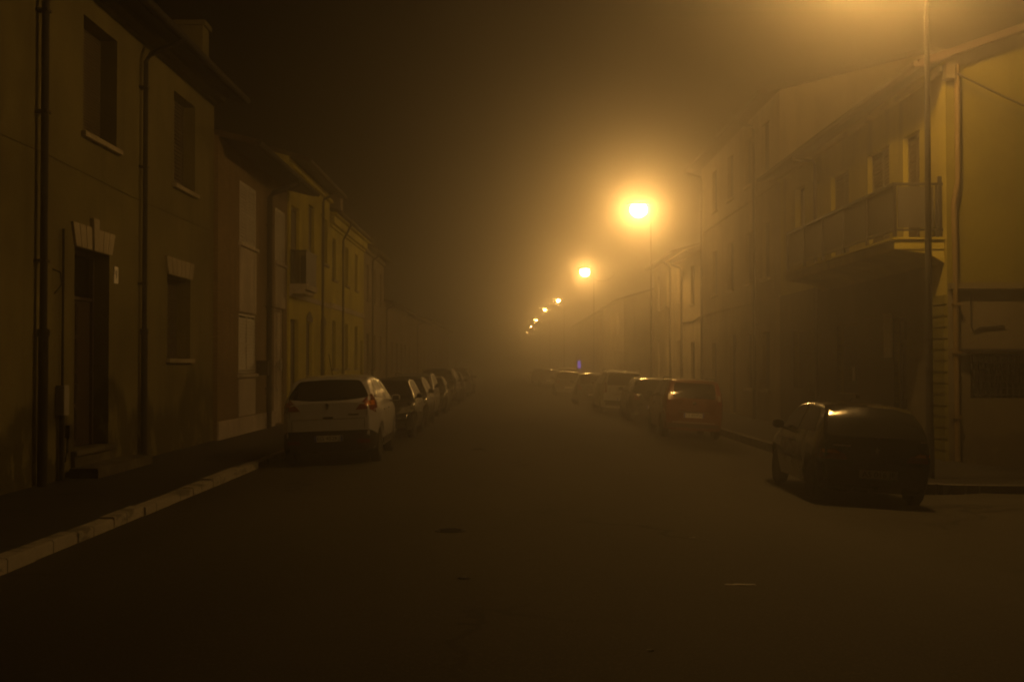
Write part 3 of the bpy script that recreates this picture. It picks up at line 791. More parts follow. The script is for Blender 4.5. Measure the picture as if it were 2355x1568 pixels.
# ------------------------------------------------------------------ cars
def catmull(pts, m=4):
    out = []; P = [pts[0]] + list(pts) + [pts[-1]]
    for i in range(1, len(P) - 2):
        p0, p1, p2, p3 = [Vector(p) for p in P[i - 1:i + 3]]
        for k in range(m):
            t = k / m
            out.append(.5 * ((2 * p1) + (p2 - p0) * t + (2 * p0 - 5 * p1 + 4 * p2 - p3) * t * t + (3 * p1 - p0 - 3 * p2 + p3) * t ** 3))
    out.append(Vector(P[-2])); return out
def shell(sil, width, prof, sill, plan, crown=.045, rad=.07):
    T = catmull(sil, 4)
    ys = []; mx = -9
    for p in T:
        mx = max(mx + .0015, p.x); ys.append(mx)
    L0, L1 = ys[0], ys[-1]
    def w(y, z):
        Ar, Dr, Af, Df = plan
        k = 1.0
        t = min(1, max(0, (y - L0) / Dr)); k -= Ar * (1 - t) ** 2.2
        t = min(1, max(0, (L1 - y) / Df)); k -= Af * (1 - t) ** 2.2
        return width / 2 * k * interp(prof, z)
    rings = []; NS = 12
    for y, p in zip(ys, T):
        z = max(p.y, sill + .05); c = min(crown, (z - sill) * .2); r = min(rad, (z - sill) * .3)
        wt = w(y, z - c - r); ring = [(0, z)]
        for f in (.25, .5, .72): ring.append((f * wt, z - c * f * f * 1.0))
        ring.append((wt - r * 1.0, z - c * .85)); ring.append((wt - r * .42, z - c - r * .2)); ring.append((wt - r * .1, z - c - r * .58))
        z1 = z - c - r
        for i in range(NS + 1):
            zz = z1 + (sill - z1) * i / NS; ring.append((w(y, zz), zz))
        ring.append((w(y, sill) * .8, sill - .02)); ring.append((0, sill - .02))
        half = [(x, y, zz) for x, zz in ring]
        rings.append(half[:-1] + [half[-1]] + [(-x, yy, zz) for x, yy, zz in reversed(half[1:-1])])
    n = len(rings[0]); vs = [p for r_ in rings for p in r_]
    fs = [(i * n + k, i * n + (k + 1) % n, (i + 1) * n + (k + 1) % n, (i + 1) * n + k) for i in range(len(rings) - 1) for k in range(n)]
    fs += [tuple(range(n)), tuple(range((len(rings) - 1) * n, len(rings) * n))]
    return vs, fs

def rpoly(poly, r=.03):
    out = []; n = len(poly)
    for i in range(n):
        p0, p1, p2 = Vector(poly[i - 1]), Vector(poly[i]), Vector(poly[(i + 1) % n])
        a = p1 + (p0 - p1).normalized() * min(r, (p0 - p1).length * .4); b = p1 + (p2 - p1).normalized() * min(r, (p2 - p1).length * .4)
        for t in (0, .33, .67, 1): out.append(tuple(a * (1 - t) ** 2 + p1 * 2 * t * (1 - t) + b * t * t))
    return out

def patch(mb, bvh, poly, axis, off=.006, step=.07, rr=.03, skirt=.014):
    bm = bmesh.new()
    bm.faces.new([bm.verts.new((a, b, 0)) for a, b in rpoly(poly, rr)])
    for ax in (0, 1):
        lo = min(p[ax] for p in poly); hi = max(p[ax] for p in poly); x = lo + step
        while x < hi - .01:
            no = (1, 0, 0) if ax == 0 else (0, 1, 0); co = (x, 0, 0) if ax == 0 else (0, x, 0)
            bmesh.ops.bisect_plane(bm, geom=bm.verts[:] + bm.edges[:] + bm.faces[:], plane_co=co, plane_no=no); x += step
    bmesh.ops.triangulate(bm, faces=[f for f in bm.faces if len(f.verts) > 4])
    bm.verts.index_update()
    fn = {'rear': lambda a, b: ((a, -9, b), (0, 1, 0)), 'front': lambda a, b: ((a, 9, b), (0, -1, 0)), 'left': lambda a, b: ((-9, a, b), (1, 0, 0)),
          'right': lambda a, b: ((9, a, b), (-1, 0, 0)), 'top': lambda a, b: ((a, b, 9), (0, 0, -1))}[axis]
    P, N = [], []
    for v in bm.verts:
        o, d = fn(v.co.x, v.co.y); hit = bvh.ray_cast(Vector(o), Vector(d))
        if hit[0] is None:
            hit = bvh.find_nearest(Vector(o) + Vector(d) * 7.2)
        n_ = hit[1]
        if n_.dot(Vector(d)) > 0: n_ = -n_
        P.append(hit[0] + n_ * off); N.append(n_)
    fs = [[v.index for v in f.verts] for f in bm.faces]
    vs = list(P)
    idx = {}
    for e in bm.edges:
        if len(e.link_faces) == 1:
            q = []
            for v in e.verts:
                if v.index not in idx:
                    idx[v.index] = len(vs); vs.append(P[v.index] - N[v.index] * skirt)
                q.append(idx[v.index])
            fs.append([e.verts[0].index, e.verts[1].index, q[1], q[0]])
    bm.free()
    mb.add([tuple(v) for v in vs], fs)

def mir(poly): return [(-a, b) for a, b in poly]

def make_car(spec, label, group):
    root = empty(spec['name'], (0, 0, 0), label, "car", group, world=False)
    vs, fs = shell(spec['sil'], spec['W'], spec['prof'], spec['sill'], spec['plan'], spec.get('crown', .045), spec.get('rad', .07))
    bvh = BVHTree.FromPolygons([Vector(v) for v in vs], fs)
    body = MB().add(vs, fs).build("body", spec['paint'], root, smooth=True)
    r = spec['tyre']; wx = spec['W'] / 2
    cut = MB()
    for ya in spec['axles']:
        for s in (-1, 1):
            cut.lathe([(r + .055, wx - .3), (r + .055, wx + .2)], lambda a, b, t, s=s, ya=ya: (s * t, ya + a, r + b), 36)
    cu = cut.build("cutter", spec['paint'])
    md = body.modifiers.new("b", 'BOOLEAN'); md.object = cu; md.operation = 'DIFFERENCE'; md.solver = 'EXACT'
    bpy.context.view_layer.update()
    me = bpy.data.meshes.new_from_object(body.evaluated_get(bpy.context.evaluated_depsgraph_get()))
    body.modifiers.clear(); body.data = me; bpy.data.objects.remove(cu)
    me.materials.append(M['plastic'])
    for f in me.polygons:
        f.use_smooth = True
        if any(f.center.z < z1 and y0 < f.center.y < y1 for y0, y1, z1 in spec.get('unpainted', ())): f.material_index = len(me.materials) - 1
    for (nm, mt, ax, poly, *rest) in spec['patches']:
        kw = dict(rest[0]) if rest else {}
        both = kw.pop('both', False); lab = kw.pop('label', None)
        for k in ((0, 1) if both else (0,)):
            mb = MB(); axx, pl = ax, poly
            if k:
                if ax in ('rear', 'front'): pl = mir(poly)
                else: axx = {'right': 'left', 'left': 'right'}[ax]
            patch(mb, bvh, pl, axx, **kw)
            o = mb.build(nm, mt, root, smooth=True)
            if lab: o["label"] = lab
    tw = spec.get('tw', .2)
    for ya in spec['axles']:
        for s in (-1, 1):
            xc = s * (wx * spec.get('track', .965) - tw / 2 - .01)
            t = MB().lathe([(r * .62, tw * .44), (r * .9, tw * .5), (r, tw * .36), (r, -tw * .36), (r * .9, -tw * .5), (r * .62, -tw * .44)],
                           lambda a, b, t_: (xc + s * t_, ya + a, r + b), 32)
            wh = t.build("wheel", "rubber", root, smooth=True)
            rm = MB(); fn = lambda a, b, t_: (xc + s * t_, ya + a, r + b)
            rm.lathe([(r * .64, tw * .43), (r * .6, tw * .36), (r * .56, tw * .2), (r * .2, tw * .16), (.03, tw * .16)], fn, 24)
            for k in range(6):
                an = k * math.pi / 3; ca, sa = math.cos(an), math.sin(an)
                q = [(.04, -.035), (r * .58, -.025), (r * .58, .025), (.04, .035)]
                rm.prism([(a * ca - b * sa, a * sa + b * ca) for a, b in q], fn, tw * .2, tw * .38)
            rm.lathe([(.055, tw * .2), (.05, tw * .42), (.01, tw * .43)], fn, 12)
            rm.build("rim", "rim", wh, smooth=True)
    my, mz = spec['mirror']
    xw = 0
    for s in (-1, 1):
        hit = bvh.ray_cast(Vector((s * 9, my, mz)), Vector((-s, 0, 0)))
        xb = abs(hit[0].x) if hit[0] is not None else wx * .9
        mm = MB(); n = 12
        rings = [(my + .08, .55), (my + .05, .9), (my - .02, 1.0), (my - .06, .92)]
        vv = []
        for yy, k in rings:
            vv += [(s * (xb + .12 + .09 * k * math.copysign(abs(math.cos(2 * math.pi * q / n)) ** .7, math.cos(2 * math.pi * q / n))), yy, mz + .06 + .068 * k * math.copysign(abs(math.sin(2 * math.pi * q / n)) ** .7, math.sin(2 * math.pi * q / n))) for q in range(n)]
        mm.add(vv, [(i * n + q, i * n + (q + 1) % n, (i + 1) * n + (q + 1) % n, (i + 1) * n + q) for i in range(3) for q in range(n)] + [tuple(range(n)), tuple(range(3 * n, 4 * n))])
        mm.tube([(s * (xb - .02), my + .04, mz + .0), (s * (xb + .08), my + .02, mz + .03)], .025, 8)
        mo = mm.build("mirror", spec.get('mirror_mat', spec['paint']), root, smooth=True)
        MB().prism([(.045 * math.cos(t), .045 * math.sin(t)) for t in [0]] + [(0, 0)] if False else [(xb + .05, mz + .015), (xb + .19, mz + .015), (xb + .185, mz + .105), (xb + .06, mz + .105)],
                   lambda a, b, t: (s * a, t, b), my - .066, my - .062).build("mirror_glass", "carglass", mo)
    # number plate at the back
    px, pz, plain, txt = spec['plate']
    hit = bvh.ray_cast(Vector((px, -9, pz)), Vector((0, 1, 0)))
    yb = hit[0].y - .012
    pb = MB().box(px - .26, px + .26, yb - .008, yb + .03, pz - .056, pz + .056).build("number_plate", "plate", root, bevel=.003)
    if not plain:
        MB().box(px - .258, px - .218, yb - .0095, yb - .0085, pz - .053, pz + .053).build("blue_band", "plate_blue", pb)
        MB().box(px + .218, px + .258, yb - .0095, yb - .0085, pz - .053, pz + .053).build("blue_band", "plate_blue", pb)
    if txt:
        text(txt, .1, "lettering", "black_text", pb, Matrix.Translation((px, yb - .0095, pz)) @ Matrix.Rotation(R(90), 4, 'X'), .0012, .4 if not plain else .44)
    fh = bvh.ray_cast(Vector((0, 9, .42)), Vector((0, -1, 0)))
    if fh[0] is not None and spec.get('fplate', True):
        yf = fh[0].y + .01
        MB().box(-.18, .18, yf - .02, yf + .008, .37, .47).build("number_plate", "plate", root, bevel=.003)
    for (nm, mt, fn) in spec.get('extra', ()):
        fn(bvh).build(nm, mt, root, smooth=True)
    return root

def yat(bvh, x, z):
    return bvh.ray_cast(Vector((x, -9, z)), Vector((0, 1, 0)))[0].y
def badge_disc(z, r=.045, x=0):
    def f(bvh):
        y = yat(bvh, x, z)
        return MB().lathe([(r, 0), (r, .012), (r * .8, .018), (r * .2, .014)], lambda a, b, t: (x + a, y - t, z + b), 20)
    return f
def badge_lion(z, s=.06):
    def f(bvh):
        y = yat(bvh, 0, z)
        p = [(-.5, -1), (-.1, -1), (-.05, -.5), (.25, -1), (.6, -.9), (.35, -.3), (.3, .1), (.75, .3), (.7, .55), (.2, .4), (.15, .75), (-.1, 1), (-.45, .9), (-.7, .55), (-.45, .5), (-.4, .25), (-.8, .1), (-.75, -.1), (-.35, -.1), (-.4, -.6)]
        return MB().prism([(a * s, b * s) for a, b in p], lambda a, b, t: (a, y - t, z + b), -.01, .012)
    return f
def wiper(z, y_off=-.01, ln=.35):
    def f(bvh):
        m = MB(); y = yat(bvh, 0, z) - .012
        m.tube([(0, y, z), (.05, y, z + .015), (ln, yat(bvh, ln, z + .03) - .02, z + .03)], .009, 6); m.box(-.03, .03, y - .015, y + .02, z - .02, z + .02); return m
    return f
def handle_bar(x0, x1, z, h=.02, d=.015):
    def f(bvh):
        m = MB(); n = 8
        for i in range(n):
            a, b = x0 + (x1 - x0) * i / n, x0 + (x1 - x0) * (i + 1) / n; y = yat(bvh, (a + b) / 2, z)
            m.box(a, b + .001, y - d, y + .01, z - h / 2, z + h / 2)
        return m
    return f
def door_handles(ys, z, W_):
    def f(bvh):
        m = MB()
        for s in (-1, 1):
            for y in ys:
                h = bvh.ray_cast(Vector((s * 9, y, z)), Vector((-s, 0, 0)))[0]
                m.box(min(h.x, h.x + s * .03), max(h.x, h.x + s * .03), y - .09, y + .09, z - .014, z + .014)
        return m
    return f
def aerial(y, z, h=.45):
    return lambda bvh: MB().tube([(0, y, z), (-.04, y - .14, z + h)], .006, 6)
def seam(pts, r=.004):
    def f(bvh):
        m = MB()
        for line in pts:
            q = []
            for i in range(len(line) - 1):
                for k in range(8):
                    t = k / 8; x, z = line[i][0] + (line[i + 1][0] - line[i][0]) * t, line[i][1] + (line[i + 1][1] - line[i][1]) * t
                    q.append((x, yat(bvh, x, z) - .001, z))
            m.tube(q, r, 5)
        return m
    return f

PROF_SUV = [(.28, .95), (.45, .985), (.7, 1.0), (.95, .985), (1.1, .955), (1.3, .86), (1.5, .755), (1.64, .70)]
PROF_HATCH = [(.22, .93), (.4, .985), (.6, 1.0), (.8, .975), (.92, .94), (1.1, .85), (1.3, .735), (1.4, .70)]
PROF_CITY = [(.24, .95), (.4, .985), (.65, 1.0), (.9, .985), (1.0, .97), (1.2, .905), (1.4, .82), (1.54, .77)]

crossover = dict(name="parked_car", W=1.84, sill=.27, prof=PROF_SUV, plan=(.2, .8, .22, .7), axles=(-1.35, 1.26), tyre=.34, paint='silver', crown=.05, rad=.09,
    sil=[(-2.05, .31), (-2.13, .36), (-2.17, .5), (-2.18, .66), (-2.16, .8), (-2.115, .86), (-2.11, .93), (-2.08, 1.04), (-2.03, 1.12), (-1.97, 1.18), (-1.8, 1.35), (-1.64, 1.5), (-1.57, 1.57), (-1.4, 1.605),
         (-.7, 1.64), (0, 1.635), (.45, 1.585), (.75, 1.47), (1.05, 1.28), (1.28, 1.14), (1.45, 1.08), (1.8, 1.0), (2.02, .9), (2.13, .76), (2.18, .6), (2.17, .42), (2.1, .32)],
    unpainted=((-3, 3, .3), (-3, -1.78, .53)), mirror=(.82, 1.06), mirror_mat='silver', plate=(0, .49, False, "EG 452KJ"),
    patches=[("rear_window", "carglass", 'rear', [(-.74, 1.215), (-.3, 1.17), (.3, 1.17), (.74, 1.215), (.665, 1.37), (.56, 1.525), (0, 1.55), (-.56, 1.525), (-.665, 1.37)], dict(rr=.06)),
             ("tail_light", "red_lens", 'rear', [(.5, .995), (.86, 1.0), (.84, 1.12), (.765, 1.27), (.73, 1.25)], dict(both=True, rr=.02, off=.008)),
             ("tail_light", "red_lens", 'right', [(-2.05, 1.0), (-1.8, .985), (-1.88, 1.12), (-2.0, 1.24)], dict(both=True, rr=.02, off=.008)),
             ("indicator", "amber_lens", 'rear', [(.66, 1.07), (.82, 1.06), (.81, 1.15), (.74, 1.15)], dict(both=True, rr=.02, off=.014)),
             ("bumper", "plastic", 'rear', [(-.86, .255), (.86, .255), (.86, .54), (.76, .63), (-.76, .63), (-.86, .54)], dict(rr=.04, off=.008)),
             ("rear_reflector", "red_lens", 'rear', [(.52, .4), (.74, .4), (.74, .46), (.52, .46)], dict(both=True, rr=.015, off=.016)),
             ("side_window", "carglass", 'right', [(-1.62, 1.2), (.98, 1.12), (.42, 1.48), (-.3, 1.53), (-1.1, 1.5)], dict(both=True, rr=.05)),
             ("pillar_trim", "plastic", 'right', [(-.98, 1.18), (-.9, 1.18), (-.86, 1.52), (-.92, 1.52)], dict(both=True, rr=.005, off=.01)),
             ("pillar_trim", "plastic", 'right', [(-.02, 1.15), (.08, 1.15), (.0, 1.54), (-.08, 1.54)], dict(both=True, rr=.005, off=.01)),
             ("sill_trim", "plastic", 'right', [(-1.0, .3), (.95, .3), (.95, .42), (-1.0, .42)], dict(both=True, rr=.02)),
             ("windscreen", "carglass", 'front', [(-.76, 1.17), (.76, 1.17), (.6, 1.52), (-.6, 1.52)], dict(rr=.05)),
             ("headlight", "clear_lens", 'front', [(.5, .74), (.8, .8), (.82, .92), (.62, .88)], dict(both=True, rr=.02)),
             ("grille", "plastic", 'front', [(-.42, .4), (.42, .4), (.52, .72), (-.52, .72)], dict(rr=.04))],
    extra=[("badge", "chrome", badge_lion(1.075, .055)), ("tailgate_handle", "plastic", handle_bar(-.09, .09, .865, .035, .006)), ("aerial", "plastic", aerial(-1.2, 1.61, .42)),
           ("wiper", "plastic", wiper(1.19)), ("door_handle", "silver", door_handles((-.75, .2), .95, 1.84)), ("tailgate_seam", "plastic", seam([[(-.66, .64), (-.66, .84), (.66, .84), (.66, .64)], [(.7, .985), (.7, .86)], [(-.7, .985), (-.7, .86)]])),
           ("model_badge", "chrome", handle_bar(.36, .56, .915, .03, .008))])

oldhatch = dict(name="parked_car", W=1.6, sill=.21, prof=PROF_HATCH, plan=(.14, .5, .2, .7), axles=(-1.17, 1.22), tyre=.285, tw=.175, paint='maroon', crown=.052, rad=.06,
    sil=[(-1.74, .27), (-1.8, .33), (-1.845, .42), (-1.85, .52), (-1.83, .575), (-1.77, .6), (-1.765, .7), (-1.74, .82), (-1.71, .88), (-1.6, 1.01), (-1.45, 1.17), (-1.3, 1.285), (-1.2, 1.335), (-1.0, 1.37),
         (-.4, 1.385), (.1, 1.37), (.42, 1.31), (.7, 1.14), (.98, .93), (1.12, .87), (1.5, .8), (1.72, .7), (1.8, .6), (1.84, .5), (1.84, .38), (1.78, .27)],
    mirror=(.62, .9), mirror_mat='plastic', plate=(.02, .43, True, "AS 016 JF"),
    patches=[("rear_window", "misted_glass", 'rear', [(-.67, .92), (.67, .92), (.56, 1.315), (-.56, 1.315)], dict(rr=.06)),
             ("tail_light", "red_lens", 'rear', [(.4, .61), (.72, .61), (.72, .74), (.55, .735), (.44, .69)], dict(both=True, rr=.02, off=.008)),
             ("tail_light", "red_lens", 'left', [(-1.74, .62), (-1.52, .62), (-1.56, .74), (-1.72, .75)], dict(both=True, rr=.02, off=.008)),
             ("indicator", "amber_lens", 'rear', [(.5, .69), (.72, .69), (.72, .735), (.56, .735)], dict(both=True, rr=.012, off=.013)),
             ("bumper", "plastic", 'rear', [(-.74, .28), (.74, .28), (.74, .565), (-.74, .565)], dict(rr=.04, off=.008)),
             ("bumper", "plastic", 'right', [(-1.8, .3), (-1.52, .3), (-1.52, .55), (-1.8, .55)], dict(both=True, rr=.03, off=.008)),
             ("side_window", "carglass", 'right', [(-.22, .93), (.86, .9), (.38, 1.25), (-.22, 1.29)], dict(both=True, rr=.04)),
             ("side_window", "carglass", 'right', [(-1.22, .95), (-.32, .935), (-.32, 1.285), (-.95, 1.27)], dict(both=True, rr=.05)),
             ("windscreen", "carglass", 'front', [(-.66, .94), (.66, .94), (.54, 1.27), (-.54, 1.27)], dict(rr=.05)),
             ("headlight", "clear_lens", 'front', [(.38, .58), (.68, .6), (.68, .7), (.42, .69)], dict(both=True, rr=.02)),
             ("grille", "plastic", 'front', [(-.34, .6), (.34, .6), (.34, .68), (-.34, .68)], dict(rr=.02))],
    extra=[("badge", "chrome", badge_lion(.755, .04)), ("wiper", "plastic", wiper(.915)), ("door_handle", "plastic", door_handles((.0,), .76, 1.6)),
           ("tailgate_trim", "chrome", handle_bar(.58, .7, .895, .02, .012)),
           ("model_badge", "chrome", handle_bar(-.6, -.36, .8, .026, .006)),
           ("aerial", "plastic", lambda bvh: MB().tube([(0, -.1, 1.37), (0, -.3, 1.42)], .006, 6)),
           ("rubbing_strip", "plastic", lambda bvh: MB().box(-.805, -.79, -.75, .8, .5, .54).box(.79, .805, -.75, .8, .5, .54))])

citycar = dict(name="parked_car", W=1.58, sill=.24, prof=PROF_CITY, plan=(.12, .4, .2, .6), axles=(-1.13, 1.17), tyre=.29, tw=.175, paint='red', crown=.035, rad=.06,
    sil=[(-1.68, .28), (-1.74, .33), (-1.765, .45), (-1.74, .5), (-1.72, .6), (-1.7, .75), (-1.675, .9), (-1.64, 1.0), (-1.58, 1.2), (-1.5, 1.4), (-1.46, 1.47), (-1.36, 1.51), (-.6, 1.54), (.1, 1.52), (.4, 1.45), (.7, 1.25),
         (1.0, 1.06), (1.15, 1.0), (1.5, .92), (1.68, .8), (1.75, .65), (1.77, .45), (1.72, .3)],
    mirror=(.62, 1.03), mirror_mat='plastic', plate=(0, .6, False, "CE 820TA"),
    patches=[("rear_window", "carglass", 'rear', [(-.56, 1.03), (.56, 1.03), (.51, 1.42), (-.51, 1.42)], dict(rr=.06)),
             ("tail_light", "red_lens", 'rear', [(.6, .9), (.7, .9), (.665, 1.15), (.59, 1.42), (.545, 1.42), (.585, 1.12)], dict(both=True, rr=.015, off=.008, step=.04)),
             ("reversing_light", "clear_lens", 'rear', [(.605, .98), (.675, .98), (.66, 1.13), (.6, 1.13)], dict(both=True, rr=.015, off=.014)),
             ("bumper", "plastic", 'rear', [(-.7, .29), (.7, .29), (.7, .38), (-.7, .38)], dict(rr=.03, off=.008)),
             ("side_window", "carglass", 'right', [(-1.42, 1.06), (.84, 1.02), (.36, 1.42), (-.3, 1.46), (-1.3, 1.42)], dict(both=True, rr=.04)),
             ("pillar_trim", "plastic", 'right', [(-.5, 1.02), (-.42, 1.02), (-.42, 1.46), (-.5, 1.46)], dict(both=True, rr=.005, off=.01)),
             ("windscreen", "carglass", 'front', [(-.66, 1.06), (.66, 1.06), (.55, 1.42), (-.55, 1.42)], dict(rr=.05)),
             ("headlight", "clear_lens", 'front', [(.42, .68), (.68, .7), (.68, .9), (.5, .88)], dict(both=True, rr=.02))],
    extra=[("badge", "chrome", badge_disc(.915, .05)), ("tailgate_trim", "chrome", handle_bar(-.38, .38, .685, .025, .02)), ("bumper_strip", "metal", handle_bar(-.55, .55, .42, .03, .02)),
           ("wiper", "plastic", wiper(1.045)), ("door_handle", "plastic", door_handles((-.75, .1), .85, 1.58)),
           ("roof_rail", "plastic", lambda bvh: MB().tube([(-.56, -1.3, 1.49), (-.56, -1.2, 1.55), (-.57, .1, 1.55), (-.57, .25, 1.49)], .014, 8)), ("roof_rail", "plastic", lambda bvh: MB().tube([(.56, -1.3, 1.49), (.56, -1.2, 1.55), (.57, .1, 1.55), (.57, .25, 1.49)], .014, 8))])

compact = dict(name="parked_car", W=1.7, sill=.22, prof=PROF_HATCH, plan=(.15, .5, .22, .75), axles=(-1.22, 1.3), tyre=.3, paint='navy', crown=.045, rad=.07,
    sil=[(-1.85, .28), (-1.92, .36), (-1.95, .5), (-1.92, .62), (-1.87, .72), (-1.83, .9), (-1.76, .98), (-1.6, 1.16), (-1.45, 1.34), (-1.36, 1.41), (-1.1, 1.45), (-.4, 1.48), (.1, 1.46), (.45, 1.38), (.8, 1.16), (1.1, .98),
         (1.25, .93), (1.6, .86), (1.84, .74), (1.93, .6), (1.95, .45), (1.9, .28)],
    mirror=(.72, .96), plate=(0, .5, False, None),
    patches=[("rear_window", "carglass", 'rear', [(-.64, 1.0), (.64, 1.0), (.54, 1.36), (-.54, 1.36)], dict(rr=.06)),
             ("tail_light", "red_lens", 'rear', [(.48, .72), (.74, .72), (.72, .92), (.62, .92)], dict(both=True, rr=.02, off=.008)),
             ("side_window", "carglass", 'right', [(-1.35, 1.0), (.92, .96), (.42, 1.3), (-.3, 1.38), (-1.1, 1.34)], dict(both=True, rr=.04)),
             ("pillar_trim", "plastic", 'right', [(-.3, .98), (-.22, .98), (-.24, 1.38), (-.32, 1.38)], dict(both=True, rr=.005, off=.01)),
             ("windscreen", "carglass", 'front', [(-.7, 1.0), (.7, 1.0), (.56, 1.38), (-.56, 1.38)], dict(rr=.05)),
             ("headlight", "clear_lens", 'front', [(.4, .6), (.7, .66), (.74, .8), (.56, .76)], dict(both=True, rr=.02)),
             ("headlight", "clear_lens", 'right', [(1.58, .68), (1.82, .64), (1.84, .74), (1.5, .84)], dict(both=True, rr=.02)),
             ("grille", "plastic", 'front', [(-.36, .58), (.36, .58), (.4, .7), (-.4, .7)], dict(rr=.02)),
             ("bumper", "plastic", 'front', [(-.66, .28), (.66, .28), (.66, .46), (-.66, .46)], dict(rr=.04))],
    extra=[("badge", "chrome", badge_disc(.82, .045)), ("door_handle", "chrome", door_handles((-.75, .12), .8, 1.7)), ("tailgate_trim", "chrome", handle_bar(-.3, .3, .63, .022, .02))])

mpv = dict(name="parked_car", W=1.76, sill=.24, prof=PROF_SUV, plan=(.13, .45, .2, .65), axles=(-1.25, 1.33), tyre=.315, paint='white', crown=.05, rad=.08,
    sil=[(-1.95, .3), (-2.02, .38), (-2.04, .55), (-2.01, .66), (-1.98, .9), (-1.94, 1.05), (-1.84, 1.3), (-1.74, 1.5), (-1.68, 1.58), (-1.5, 1.62), (-.6, 1.66), (.1, 1.64), (.5, 1.55), (.9, 1.3), (1.25, 1.08), (1.4, 1.02),
         (1.75, .93), (1.95, .78), (2.03, .6), (2.04, .42), (1.98, .3)],
    mirror=(.82, 1.05), plate=(0, .55, False, None),
    patches=[("rear_window", "carglass", 'rear', [(-.68, 1.08), (.68, 1.08), (.58, 1.53), (-.58, 1.53)], dict(rr=.06)),
             ("tail_light", "red_lens", 'rear', [(.66, .8), (.8, .8), (.78, 1.1), (.72, 1.2), (.68, 1.1)], dict(both=True, rr=.02, off=.008)),
             ("side_window", "carglass", 'right', [(-1.72, 1.12), (1.0, 1.06), (.46, 1.48), (-.3, 1.55), (-1.6, 1.5)], dict(both=True, rr=.04)),
             ("pillar_trim", "plastic", 'right', [(-.5, 1.06), (-.4, 1.06), (-.42, 1.56), (-.52, 1.56)], dict(both=True, rr=.005, off=.01)),
             ("windscreen", "carglass", 'front', [(-.74, 1.12), (.74, 1.12), (.6, 1.54), (-.6, 1.54)], dict(rr=.05)),
             ("headlight", "clear_lens", 'front', [(.48, .7), (.76, .74), (.78, .9), (.6, .86)], dict(both=True, rr=.02)),
             ("bumper", "plastic", 'rear', [(-.76, .31), (.76, .31), (.76, .5), (-.76, .5)], dict(rr=.04)),
             ("grille", "plastic", 'front', [(-.4, .5), (.4, .5), (.44, .7), (-.44, .7)], dict(rr=.03))],
    extra=[("badge", "chrome", badge_disc(.95, .05)), ("door_handle", "plastic", door_handles((-.8, .15), .9, 1.76)), ("tailgate_trim", "chrome", handle_bar(-.35, .35, .74, .025, .02)),
           ("roof_rail", "metal", lambda bvh: MB().tube([(-.6, -1.5, 1.58), (-.6, -1.4, 1.66), (-.62, .2, 1.68), (-.62, .4, 1.58)], .018, 8)), ("roof_rail", "metal", lambda bvh: MB().tube([(.6, -1.5, 1.58), (.6, -1.4, 1.66), (.62, .2, 1.68), (.62, .4, 1.58)], .018, 8))])

GL, GRT = "cars parked along the left kerb", "cars parked along the right kerb"
def place(root, X, Yc, yaw=0.0, roll=True):
    root.location = (X, Yc, road_z(X))
    sl = -.012 * X                                            # slope of the cambered road at the car
    rl = math.atan(sl) if roll else 0
    root.rotation_mode = 'XYZ'
    m = Matrix.Rotation(rl * -1, 3, 'Y') @ Matrix.Rotation(yaw, 3, 'Z')
    root.rotation_euler = m.to_euler()
def copy_car(src, label, group, pnt):
    def cp(o, par):
        c = o.copy(); col.objects.link(c)
        if par is not None: c.parent = par
        if o.type == 'MESH' and o.name.split('.')[0] in ('body', 'mirror', 'door_handle') and o.data.materials and o.data.materials[0] == src_paint:
            c.material_slots[0].link = 'OBJECT'; c.material_slots[0].material = M[pnt]
        for ch in list(o.children): cp(ch, c)
        return c
    body = [c for c in src.children if c.name.startswith('body')][0]
    src_paint = body.data.materials[0]
    r_ = cp(src, None); r_["label"] = label; r_["group"] = group
    return r_

c1 = make_car(crossover, "silver crossover parked at the left kerb with its back to the camera", GL); place(c1, -3.27, 23.75, R(.6))
c2 = make_car(oldhatch, "old dark hatchback under the near lamp with lamp glare in its rear window", GRT); place(c2, 4.97, 17.85, R(-1.2))
c3 = make_car(citycar, "small orange red city car parked on the right with tall tail lamps", GRT); place(c3, 4.67, 32.1, R(.3))
c4 = make_car(compact, "dark blue hatchback facing the camera right behind the silver crossover", GL); place(c4, -3.1, 30.85, R(180))
c5 = make_car(mpv, "white people carrier on the right, beyond the dark hatchback behind the orange red car", GRT); place(c5, 4.3, 47.2, R(1))
more = [(compact, c4, "dark grey hatchback facing the camera, second behind the silver crossover", GL, 'darkgrey', -3.12, 35.6, 180),
        (citycar, c3, "light grey boxy city car facing the camera, third behind the silver crossover", GL, 'silver', -3.2, 40.6, 180),
        (oldhatch, c2, "mid grey low hatchback facing the camera, fourth behind the silver crossover", GL, 'greyp', -3.05, 45.4, 180),
        (mpv, c5, "dark tall car on the left rising above the hatchbacks before it", GL, 'black', -3.05, 52.5, 180),
        (compact, c4, "dark car on the left just beyond the tall one", GL, 'black', -3.0, 60.0, 180),
        (crossover, c1, "grey car on the left, last but one before fog hides the row", GL, 'greyp', -3.0, 67.0, 180),
        (compact, c4, "farthest car of the left row, only glints showing", GL, 'darkgrey', -2.95, 75.0, 180),
        (compact, c4, "black hatchback with lamp glint on its tailgate right beyond the orange red car", GRT, 'black', 4.75, 41.0, 0),
        (compact, c4, "dark car with a bright roof glint, left of the white people carrier", GRT, 'darkgrey', 3.8, 55.5, 0),
        (compact, c4, "dull dark car before the pale one far along the right", GRT, 'darkgrey', 3.5, 72.0, 0),
        (mpv, c5, "pale tall car far along the right, rising behind a dark car", GRT, 'silver', 3.85, 80.5, 0),
        (compact, c4, "faint dark car far down the right, nearer of the two in fog", GRT, 'black', 3.3, 100.0, 0),
        (compact, c4, "faintest dark car far down the right, beyond all others", GRT, 'darkgrey', 3.0, 116.0, 0)]
